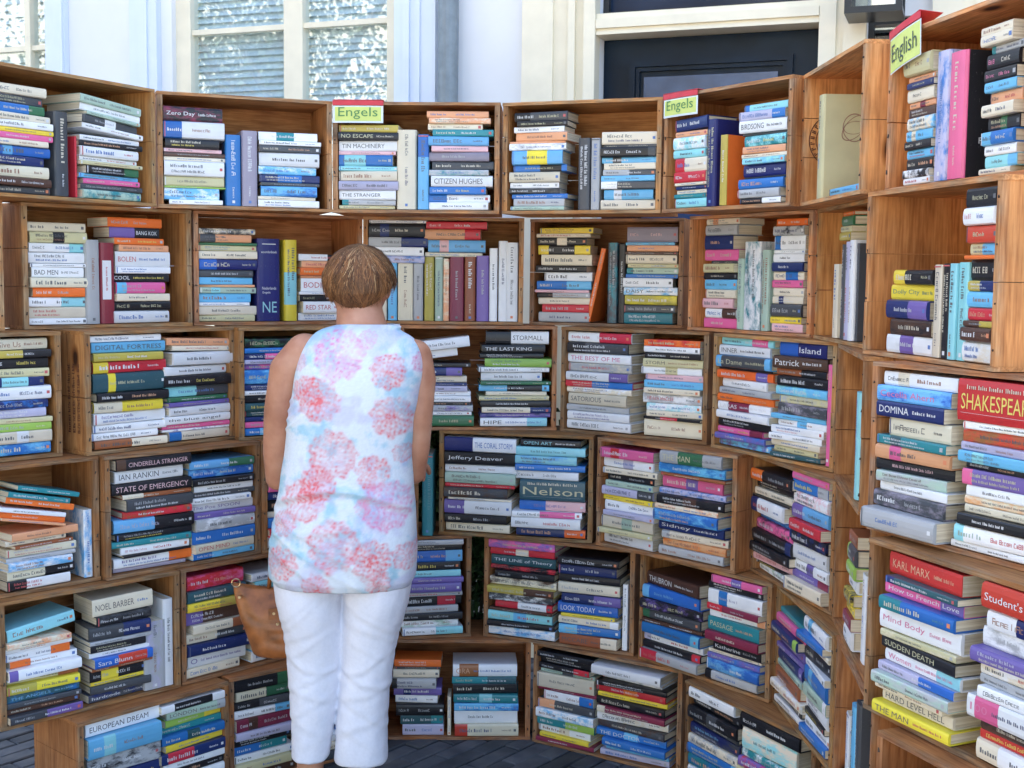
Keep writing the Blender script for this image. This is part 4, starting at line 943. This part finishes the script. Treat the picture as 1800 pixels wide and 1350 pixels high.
# body skeleton
nodes=[((0,0,.84),(.13,.10)),((0,.01,1.0),(.12,.085)),((.03,.02,1.16),(.135,.09)),((.045,.035,1.27),(.13,.075)),((.05,.055,1.345),(.10,.055)),((.040,.070,1.395),(.070,.056)),((.032,.095,1.44),(.063,.056)),((.028,.125,1.49),(.064,.06)),
 # left arm 8-12
 ((-.108,.04,1.325),.055),((-.152,.03,1.28),.050),((-.172,.02,1.17),.044),((-.183,.03,1.06),.0385),((-.183,.045,.985),.035),((-.15,.15,.975),.034),((-.09,.27,.985),.025),
 # right arm 15-21
 ((.185,.04,1.318),.050),((.200,.03,1.26),.046),((.197,.02,1.16),.041),((.192,.03,1.07),.038),((.184,.045,1.005),.034),((.17,.15,.995),.033),((.13,.27,1.005),.024),
 # legs 22-
 ((-.095,0,.74),.085),((-.085,0,.46),.05),((-.09,-.002,.28),.040),((-.095,.01,.10),.034),((-.097,-.02,.045),.032),((-.105,.12,.03),.028),
 ((.085,0,.74),.085),((.062,0,.46),.05),((.05,-.002,.28),.040),((.045,.01,.10),.034),((.045,-.02,.045),.032),((.06,.12,.03),.028)]
edges=[(0,1),(1,2),(2,3),(3,4),(4,5),(5,6),(6,7),(3,8),(8,9),(9,10),(10,11),(11,12),(12,13),(13,14),(3,15),(15,16),(16,17),(17,18),(18,19),(19,20),(20,21),
 (0,22),(22,23),(23,24),(24,25),(25,26),(26,27),(0,28),(28,29),(29,30),(30,31),(31,32),(32,33)]
parts=[skin_mesh(nodes,edges,0,2)]
HC=Vector((.028,.125,1.508)); HR=Matrix.Rotation(R(-38),3,'X')   # bowed forward (face towards +Y and down)
parts.append(ellipsoid(HC,(.080,.094,.098),HR)); 
def hp(x,y,z): return tuple(HC+HR@Vector((x,y,z)))
parts.append(ellipsoid(hp(0,.035,-.07),(.052,.058,.05),HR))      # jaw
parts.append(ellipsoid(hp(0,.098,-.025),(.012,.020,.022),HR))    # nose
parts.append(ellipsoid(hp(0,.086,-.066),(.022,.010,.007),HR)); parts.append(ellipsoid(hp(0,.083,-.077),(.019,.010,.006),HR)) # lips
parts.append(ellipsoid(hp(0,.062,-.10),(.022,.022,.016),HR))
for s in (-1,1):
    parts.append(ellipsoid(hp(s*.030,.080,.004),(.016,.012,.008),HR)); parts.append(ellipsoid(hp(s*.031,.086,.024),(.022,.010,.006),HR))
    parts.append(ellipsoid(hp(s*.080,-.004,-.018),(.009,.019,.031),HR@Matrix.Rotation(R(s*14),3,'Z')))
# hands: palm and five separate fingers, half closed
def hand(wr,side):
    W_=Vector(wr); d=Vector((-side*.25,.93,-.2)).normalized(); up_=Vector((0,.2,1)); rt=d.cross(up_).normalized()*side; nn=rt.cross(d).normalized()*side
    out=[ellipsoid(W_+d*.05,(.040,.045,.015),Matrix((rt,d,nn)).transposed())]
    for i,(o,l) in enumerate(((-.030,.066),(-.010,.076),(.010,.072),(.029,.056))):
        a=W_+d*.075+rt*o; p1=W_+d*.092+rt*o*1.05; p2=p1+(d*.8-nn*.6).normalized()*l*.42; p3=p2+(d*.25-nn).normalized()*l*.33; p4=p3+(-d*.35-nn).normalized()*l*.27
        out.append(skin_mesh([(tuple(a),.010),(tuple(p1),.0092),(tuple(p2),.0086),(tuple(p3),.008),(tuple(p4),.0066)],[(0,1),(1,2),(2,3),(3,4)],0,1))
    b0=W_+d*.025-rt*.022; b1=W_+d*.045-rt*.050-nn*.008; b2=b1+(d*.8-rt*.3-nn*.4).normalized()*.03; b3=b2+(d*.8+rt*.1-nn*.6).normalized()*.024
    out.append(skin_mesh([(tuple(b0),.013),(tuple(b1),.0115),(tuple(b2),.010),(tuple(b3),.0078)],[(0,1),(1,2),(2,3)],0,1)); return out
parts+=hand((-.09,.27,.985),1); parts+=hand((.13,.27,1.005),-1)
bmesh_body=remesh(parts,.0050,'body',9,.5); bmesh_body.materials.append(MATS['skin'])
bo=bpy.data.objects.new('body',bmesh_body); col.objects.link(bo); bo.parent=person
# ---- blouse
BL=[(.715,-.182,.184,-.143,.14),(.724,-.190,.191,-.148,.145),(.735,-.196,.197,-.153,.15),(.79,-.196,.200,-.158,.150),(.84,-.192,.198,-.154,.15),(.915,-.181,.194,-.142,.145),(.99,-.167,.186,-.128,.14),(1.066,-.157,.183,-.120,.14),(1.156,-.149,.193,-.118,.16),(1.216,-.139,.205,-.114,.17),(1.275,-.130,.214,-.104,.165),(1.32,-.119,.212,-.088,.16),(1.352,-.106,.200,-.066,.15),(1.374,-.088,.176,-.045,.14),(1.390,-.066,.148,-.022,.13),(1.400,-.035,.148,.0,.125),(1.406,-.012,.132,.012,.122)]
zz=lin(.715,1.375,250)+lin(1.378,1.406,22)
vs,fs=rings(BL,zz,n=300,ex=2.5,close=False)
# blooms printed on the cloth: x, z, radius, tint
FLc=[(-0.001, 1.33, 0.075, 0), (0.13, 1.288, 0.052, 1), (-0.049, 1.212, 0.063, 1), (-0.085, 1.234, 0.043, 1), (-0.012, 1.072, 0.072, 2), (0.091, 1.028, 0.049, 1), (0.139, 1.17, 0.06, 1), (-0.086, 0.952, 0.061, 1), (-0.049, 0.997, 0.052, 1), (0.128, 0.939, 0.072, 0), (-0.005, 0.84, 0.076, 2), (0.091, 0.803, 0.058, 1), (-0.146, 0.786, 0.052, 1), (0.18, 0.804, 0.041, 2), (0.215, 1.31, 0.032, 0), (-0.138, 0.891, 0.038, 2), (0.165, 1.074, 0.029, 2), (0.106, 0.743, 0.038, 1), (-0.05, 0.726, 0.044, 1), (0.069, 1.368, 0.029, 3), (-0.11, 1.307, 0.026, 3), (0.069, 0.938, 0.026, 3)]
def fbm(x,y,z,o=4): return noise.fractal(Vector((x,y,z)),.6,2.0,o)
def drape(x,y,z):
    d=.0035*noise.noise(Vector((x*9,y*6,z*4)))
    d+=.0022*noise.noise(Vector((x*22+z*9,y*12,z*11)))
    # gathers above the hem
    g=max(0,1-(z-.715)/.11); d+=.0030*g*math.sin(x*150+4*noise.noise(Vector((x*11,1,z*7))))*(.5+.5*noise.noise(Vector((x*17,3,z))))
    # sagging fold where the top rests on the hips
    if y<.05:
        zc=.925+.055*math.sin((x+.2)/.4*math.pi)-.02*x; e=(z-zc)
        bk=max(0,min(1,(-y-.04)*18)); d+=bk*(.006*math.exp(-(e/.010)**2)-.006*math.exp(-((e+.02)/.012)**2))
        zc=.86+.10*(x+.19); e=z-zc; d+=bk*.004*math.exp(-(e/.012)**2)*max(0,min(1,(.12-x)*8))
        # drag lines from the left armhole
        for k in range(4):
            e=(z-1.20)-.75*(x+.14)+k*.022; d+=.0035*math.exp(-(e/.0055)**2)*max(0,1-(x+.14)/.13)
        for k in range(3):
            e=(z-.80)+.6*(x-.02)+k*.05; d+=.003*math.exp(-(e/.010)**2)
    return d
cols=[]; nv=[]
r=random.Random(1)
for (x,y,z) in vs:
    c=Vector((.02,.01,z)); dr=(Vector((x,y,z))-c).normalized(); d=drape(x,y,z)
    if z>1.33: d*=max(.1,1-(z-1.33)/.06)
    nv.append((x+dr.x*d,y+dr.y*d,z))
    # printed pattern (cloth colour)
    u=x; yy=z; 
    if y>.04: u=x+.31; yy=z+.13
    n1=fbm(u*9,yy*9,5)+.5*fbm(u*34,yy*34,1); 
    base=Vector((.70,.75,.80)); sky_=Vector((.33,.58,.70)); lil=Vector((.50,.47,.70))
    k=min(1,max(0,(n1+.05)*1.6)); cc=base.lerp(sky_,k*.85)
    n2=fbm(u*7+9,yy*7,2); cc=cc.lerp(lil,min(.45,max(0,n2*1.2)))
    sp=noise.noise(Vector((u*240,yy*240,y*100)))
    for (fx,fz,fr,kd) in FLc:
        dx,dz=u-fx,yy-fz; rr_=math.hypot(dx,dz)
        if rr_>fr*1.45: continue
        an=math.atan2(dz,dx); fr_=fr*.86; lobes=1+.05*math.cos(an*11+fx*40)+.16*noise.noise(Vector((math.cos(an)*2.2,math.sin(an)*2.2,fx*9)))
        q=rr_/(fr_*lobes)
        if q<1.25:
            ri=int(q*4.6); fq=q*4.6-ri; cnt=(5,9,13,17,21,25)[min(5,ri)]
            pet=math.sin(math.pi*fq)**.7*(.5+.5*math.cos(an*cnt+ri*1.3+fx*9))**.8
            edge=max(0,min(1,(1.12-q)*6)); core=math.exp(-(q/.40)**2); gr=.8+.9*noise.noise(Vector((u*150,yy*150,kd+y*50)))
            s=edge*(.30+.42*pet*(.8+.3*q)+.16*math.exp(-((q-.9)/.15)**2))*gr+.5*core*(1 if kd==1 else .25)*gr; s*=.85+.5*noise.noise(Vector((u*22,yy*22,kd)))
            col_={0:(.72,.20,.38),1:(.74,.13,.14),2:(.72,.19,.22),3:(.70,.34,.42)}[kd]
            cc=cc.lerp(Vector(col_),max(0,min(.92,s)))
    cc=cc*(1+.08*sp)
    cols.append((min(1,max(0,cc.x)),min(1,max(0,cc.y)),min(1,max(0,cc.z)),1))
me=bpy.data.meshes.new('blouse'); me.from_pydata(nv,[],fs); at=me.color_attributes.new('print','FLOAT_COLOR','POINT'); at.data.foreach_set('color',[c for q in cols for c in q])
m,t,N,L,p=mk('floral_cotton'); va=nd(N,'ShaderNodeVertexColor'); va.layer_name='print'; L.new(va.outputs[0],p.inputs['Base Color']); p.inputs['Roughness'].default_value=.85; p.inputs['Specular IOR Level'].default_value=.2
tc=nd(N,'ShaderNodeTexCoord'); no=nd(N,'ShaderNodeTexNoise'); no.inputs['Scale'].default_value=500; L.new(tc.outputs['Object'],no.inputs[0]); b=nd(N,'ShaderNodeBump'); b.inputs['Strength'].default_value=.3; b.inputs['Distance'].default_value=.0008; L.new(no.outputs[0],b.inputs['Height']); L.new(b.outputs[0],p.inputs['Normal'])
me.materials.append(m); me.polygons.foreach_set('use_smooth',[True]*len(me.polygons)); bl=bpy.data.objects.new('blouse',me); col.objects.link(bl); bl.parent=person
sm=bl.modifiers.new('thick','SOLIDIFY'); sm.thickness=.0015; sm.offset=-1
# ---- trousers
LG=[(.195,-.143,-.045,-.062,.070),(.30,-.142,-.030,-.068,.072),(.43,-.147,-.012,-.075,.078),(.50,-.154,-.006,-.082,.08),(.57,-.161,-.003,-.095,.09),(.66,-.180,-.003,-.116,.11),(.72,-.187,-.002,-.120,.12),(.80,-.185,.0,-.12,.12)]
RG=[(.188,-.028,.119,-.060,.072),(.30,-.020,.119,-.066,.074),(.43,-.007,.128,-.075,.078),(.50,-.002,.139,-.082,.08),(.57,.0,.151,-.095,.09),(.66,.003,.174,-.116,.11),(.72,.002,.184,-.120,.12),(.80,-.0,.182,-.12,.12)]
PV=[(.66,-.18,.175,-.112,.11),(.72,-.185,.183,-.120,.12),(.80,-.18,.18,-.118,.12),(.90,-.16,.17,-.11,.12)]
parts=[rings(LG,lin(.222,.79,60),n=64,ex=2.2),rings(RG,lin(.212,.79,60),n=64,ex=2.2),rings(PV,lin(.715,.89,16),n=64,ex=2.2)]
tm=remesh(parts,.0048,'trousers',8,.6)
for v in tm.vertices:
    x,y,z=v.co; n_=v.normal.copy(); s=-1 if x<-.012 else 1; cx=-.09 if s<0 else .06
    u=(x-cx); d=.004*noise.noise(Vector((x*10,y*8,z*6)))
    w=.0
    # knee and thigh drag folds, slanting towards the inner leg
    for (zc,sl,a,wd) in ((.60,.35,.0045,.011),(.55,.28,.004,.010),(.495,-.25,.006,.010),(.455,.32,.0065,.010),(.415,-.22,.006,.011),(.375,.38,.005,.010),(.33,-.3,.0045,.012),(.285,.25,.0035,.012),(.645,.42,.0045,.010),(.67,.35,.003,.008)):
        e=(z-zc)+sl*1.6*u*s-.03*noise.noise(Vector((u*9,zc*31,s)))
        w+=a*math.exp(-(e/wd)**2)*(.45+.9*noise.noise(Vector((u*9+zc*17,zc*40,s*3))))
        w-=a*.4*math.exp(-((e+wd*1.6)/wd)**2)
    w*=max(0,min(1,(z-.2)/.08)); d+=w*.5+.0016*noise.noise(Vector((x*40,y*40,z*26)))
    if z<.22: d+=.0012*math.sin(0)
    pass
    v.co+=n_*(d)
plain('white_cotton',(.80,.80,.86),.8,var=.03,scale=120,bump=.15,spec=.2)
tm.materials.append(MATS['white_cotton']); to=bpy.data.objects.new('trousers',tm); col.objects.link(to); to.parent=person
# hem stitching bands and side slits
# shoes
plain('navy_leather',(.02,.025,.05),.4)
for cx,rt_ in ((-.10,8),(.05,-6)):
    M_=Matrix.Rotation(R(rt_),3,'Z')
    pp=[ellipsoid((cx,.045,.035),(.042,.13,.028),M_),ellipsoid((cx,-.04,.045),(.036,.05,.04),M_),ellipsoid((cx,.045,.014),(.045,.137,.014),M_)]
    sm_=remesh(pp,.005,'shoe',3); sm_.materials.append(MATS['navy_leather']); so_=bpy.data.objects.new('shoe',sm_); col.objects.link(so_); so_.parent=person
# ---- hair
m,t,N,L,p=mk('hair'); va=nd(N,'ShaderNodeVertexColor'); va.layer_name='tint'; L.new(va.outputs[0],p.inputs['Base Color']); p.inputs['Roughness'].default_value=.5; p.inputs['Specular IOR Level'].default_value=.3
hv=[];hf=[];hc_=[]
HE=Vector((.0955,.106,.108)); wh=Vector((.008,-.22,.97)).normalized()
WR=HR.copy()
whw=(HR.transposed()@wh)   # whorl in head space
def surf(d,k=1.0):   # d world dir -> surface point on the head ellipsoid
    l=HR.transposed()@d; s=1/math.sqrt((l.x/HE.x)**2+(l.y/HE.y)**2+(l.z/HE.z)**2); return HC+d*s*k
ax=wh.cross(Vector((1,0,0))).normalized(); bx_=wh.cross(ax).normalized()
def limit(dirv):
    """how far (radians) hair of this azimuth reaches"""
    return 1.0
r=random.Random(12)
# cap
n,m_=72,26
def lim(az):
    d=ax*math.cos(az)+bx_*math.sin(az)      # tangent direction leaving the whorl
    down=-d.z; side=abs(d.x); front=d.y
    return 1.54+.50*max(0,-front)**2+.04*side+.15*max(0,front)
for j in range(m_+1):
    for i in range(n):
        az=2*math.pi*i/n; th=lim(az)*.97*j/m_; d=wh*math.cos(th)+(ax*math.cos(az)+bx_*math.sin(az))*math.sin(th)
        hv.append(tuple(surf(d,.985 if j<m_*.8 else .975))); q=.7+.3*r.random(); hc_.append((.13*q,.072*q,.035*q,1))
for j in range(m_):
    for i in range(n): hf.append((j*n+i,j*n+(i+1)%n,(j+1)*n+(i+1)%n,(j+1)*n+i))
for s_ in range(8500):
    az=r.uniform(0,2*math.pi); L_=lim(az)*(r.uniform(.86,1.03)+.20*noise.noise(Vector((math.cos(az)*8,math.sin(az)*6,4)))); t0=r.uniform(0,.9)*L_*.8; lay=r.uniform(1.0,1.06)
    cl=noise.noise(Vector((math.cos(az)*4.5,math.sin(az)*4.5,t0*1.5))); sw=cl*.55+r.uniform(-.09,.09); t1=min(L_,t0+r.uniform(.7,1.3))
    tone=.5+.5*noise.noise(Vector((math.cos(az)*5,math.sin(az)*5,t0*2)))+r.uniform(-.25,.25); tone=max(0,min(1,tone*(1.15-.45*t1/1.9)))
    tone=max(0,min(1,.5+(tone-.5)*1.5+.35*noise.noise(Vector((math.cos(az)*26,math.sin(az)*26,7)))))
    c0=Vector((.085,.036,.014)).lerp(Vector((.44,.19,.066)),tone**1.25)
    if r.random()<.10 and t1<1.6: c0=Vector((.50,.30,.14))
    jw=(wh+Vector((r.gauss(0,.16),r.gauss(0,.16),0))).normalized()
    nseg=7; wd=r.uniform(.0005,.0012); pts=[]
    for q in range(nseg+1):
        f_=q/nseg; th=t0+(t1-t0)*f_; a2=az+sw*f_*f_*1.1+.04*math.sin(f_*5+s_)
        mixw=max(0,1-th/1.2); ww=(wh*(1-mixw)+jw*mixw).normalized()
        d=(ww*math.cos(th)+(ax*math.cos(a2)+bx_*math.sin(a2))*math.sin(th)).normalized()
        k=lay+.035*noise.noise(Vector((d.x*9,d.y*9,d.z*5)))*min(1,th)+.02*math.sin(f_*math.pi)+(.02*f_**3)*(r.random()*1.6)
        if th>1.55 and d.y<.3: k-=(th-1.55)*(.20 if abs(d.x)<.55 else .03)
        if s_%37==0: k+=.05*f_
        pts.append(surf(d,k))
    o=len(hv)
    for q,P in enumerate(pts):
        tg=(pts[min(q+1,nseg)]-pts[max(q-1,0)]).normalized(); nn=(P-HC).normalized(); sd_=tg.cross(nn).normalized()*wd*(1 if q<nseg-1 else (.6 if q<nseg else .1))
        sh_=.75+.35*(q/nseg) if tone>.3 else 1
        hv+=[tuple(P-sd_),tuple(P+sd_)]; hc_+=[(c0.x*sh_,c0.y*sh_,c0.z*sh_,1)]*2
    for q in range(nseg): a_=o+2*q; hf.append((a_,a_+1,a_+3,a_+2))
me=bpy.data.meshes.new('hair'); me.from_pydata(hv,[],hf); at=me.color_attributes.new('tint','FLOAT_COLOR','POINT'); at.data.foreach_set('color',[c for q in hc_ for c in q]); me.materials.append(m)
ho=bpy.data.objects.new('hair',me); col.objects.link(ho); ho.parent=person
# ---- handbag hanging from her left forearm
bag=empty('handbag',Vector((-.705,3.47,.455))); tag(bag,'tan leather handbag hanging at the woman\'s left side, half hidden by her leg','handbag')
plain('tan_leather',(.30,.10,.025),.42,var=.4,scale=26,bump=.5,spec=.5); plain('brass',(.65,.5,.28),.3,metal=.9,bump=0)
BG=[(0,-.008,.22,-.045,.045),(.008,-.022,.235,-.055,.055),(.04,-.034,.245,-.06,.06),(.11,-.058,.26,-.055,.055),(.165,-.075,.27,-.035,.035),(.20,-.082,.275,-.014,.014),(.207,-.082,.275,-.008,.008)]
v_,f_=rings(BG,lin(0,.207,46),n=90,ex=3.2)
v2=[]
for (x,y,z) in v_:
    k=z/.207; sag=.022*math.sin((x+.08)/.35*math.pi*1.0)*k*k; d=.006*noise.noise(Vector((x*16,y*6,z*22)))+.004*math.sin(x*60+z*40)*k*k
    v2.append((x,y+math.copysign(d,y) if abs(y)>.004 else y,z-sag+.004*math.sin(x*45)*k**4))
mb=MB(); mb.add(v2,f_,'tan_leather'); mb.build('body',bag,smooth=True)
mb=MB(); 
pt=[Vector((.02,-.004,.19)),Vector((.03,-.01,.27)),Vector((.055,-.03,.38)),Vector((.085,-.03,.47)),Vector((.10,-.03,.50)),Vector((.12,-.03,.47)),Vector((.15,-.03,.37)),Vector((.18,-.01,.26)),Vector((.19,-.004,.19))]
for a_,b_ in zip(pt,pt[1:]): mb.cyl(a_,b_,.006,.006,'tan_leather',10)
mb.build('handle',bag,smooth=True)
mb=MB()
for (x,z) in ((-.055,.175),(.045,.135),(.055,.105)): mb.cyl((x,-.05 if z<.15 else -.03,z),(x,-.062 if z<.15 else -.042,z),.005,.004,'brass',10)
mb.build('stud',bag)
mb=MB(); mb.box(.03,.075,-.0615,-.058,.118,.150,'tan_leather'); mb.build('strap_tab',bag)
mb=MB(); n=16
for i in range(n): a0,a1=2*math.pi*i/n,2*math.pi*(i+1)/n; mb.cyl((-.07+.012*math.cos(a0),-.016,.21+.012*math.sin(a0)),(-.07+.012*math.cos(a1),-.016,.21+.012*math.sin(a1)),.0018,.0018,'brass',6)
mb.build('ring',bag)
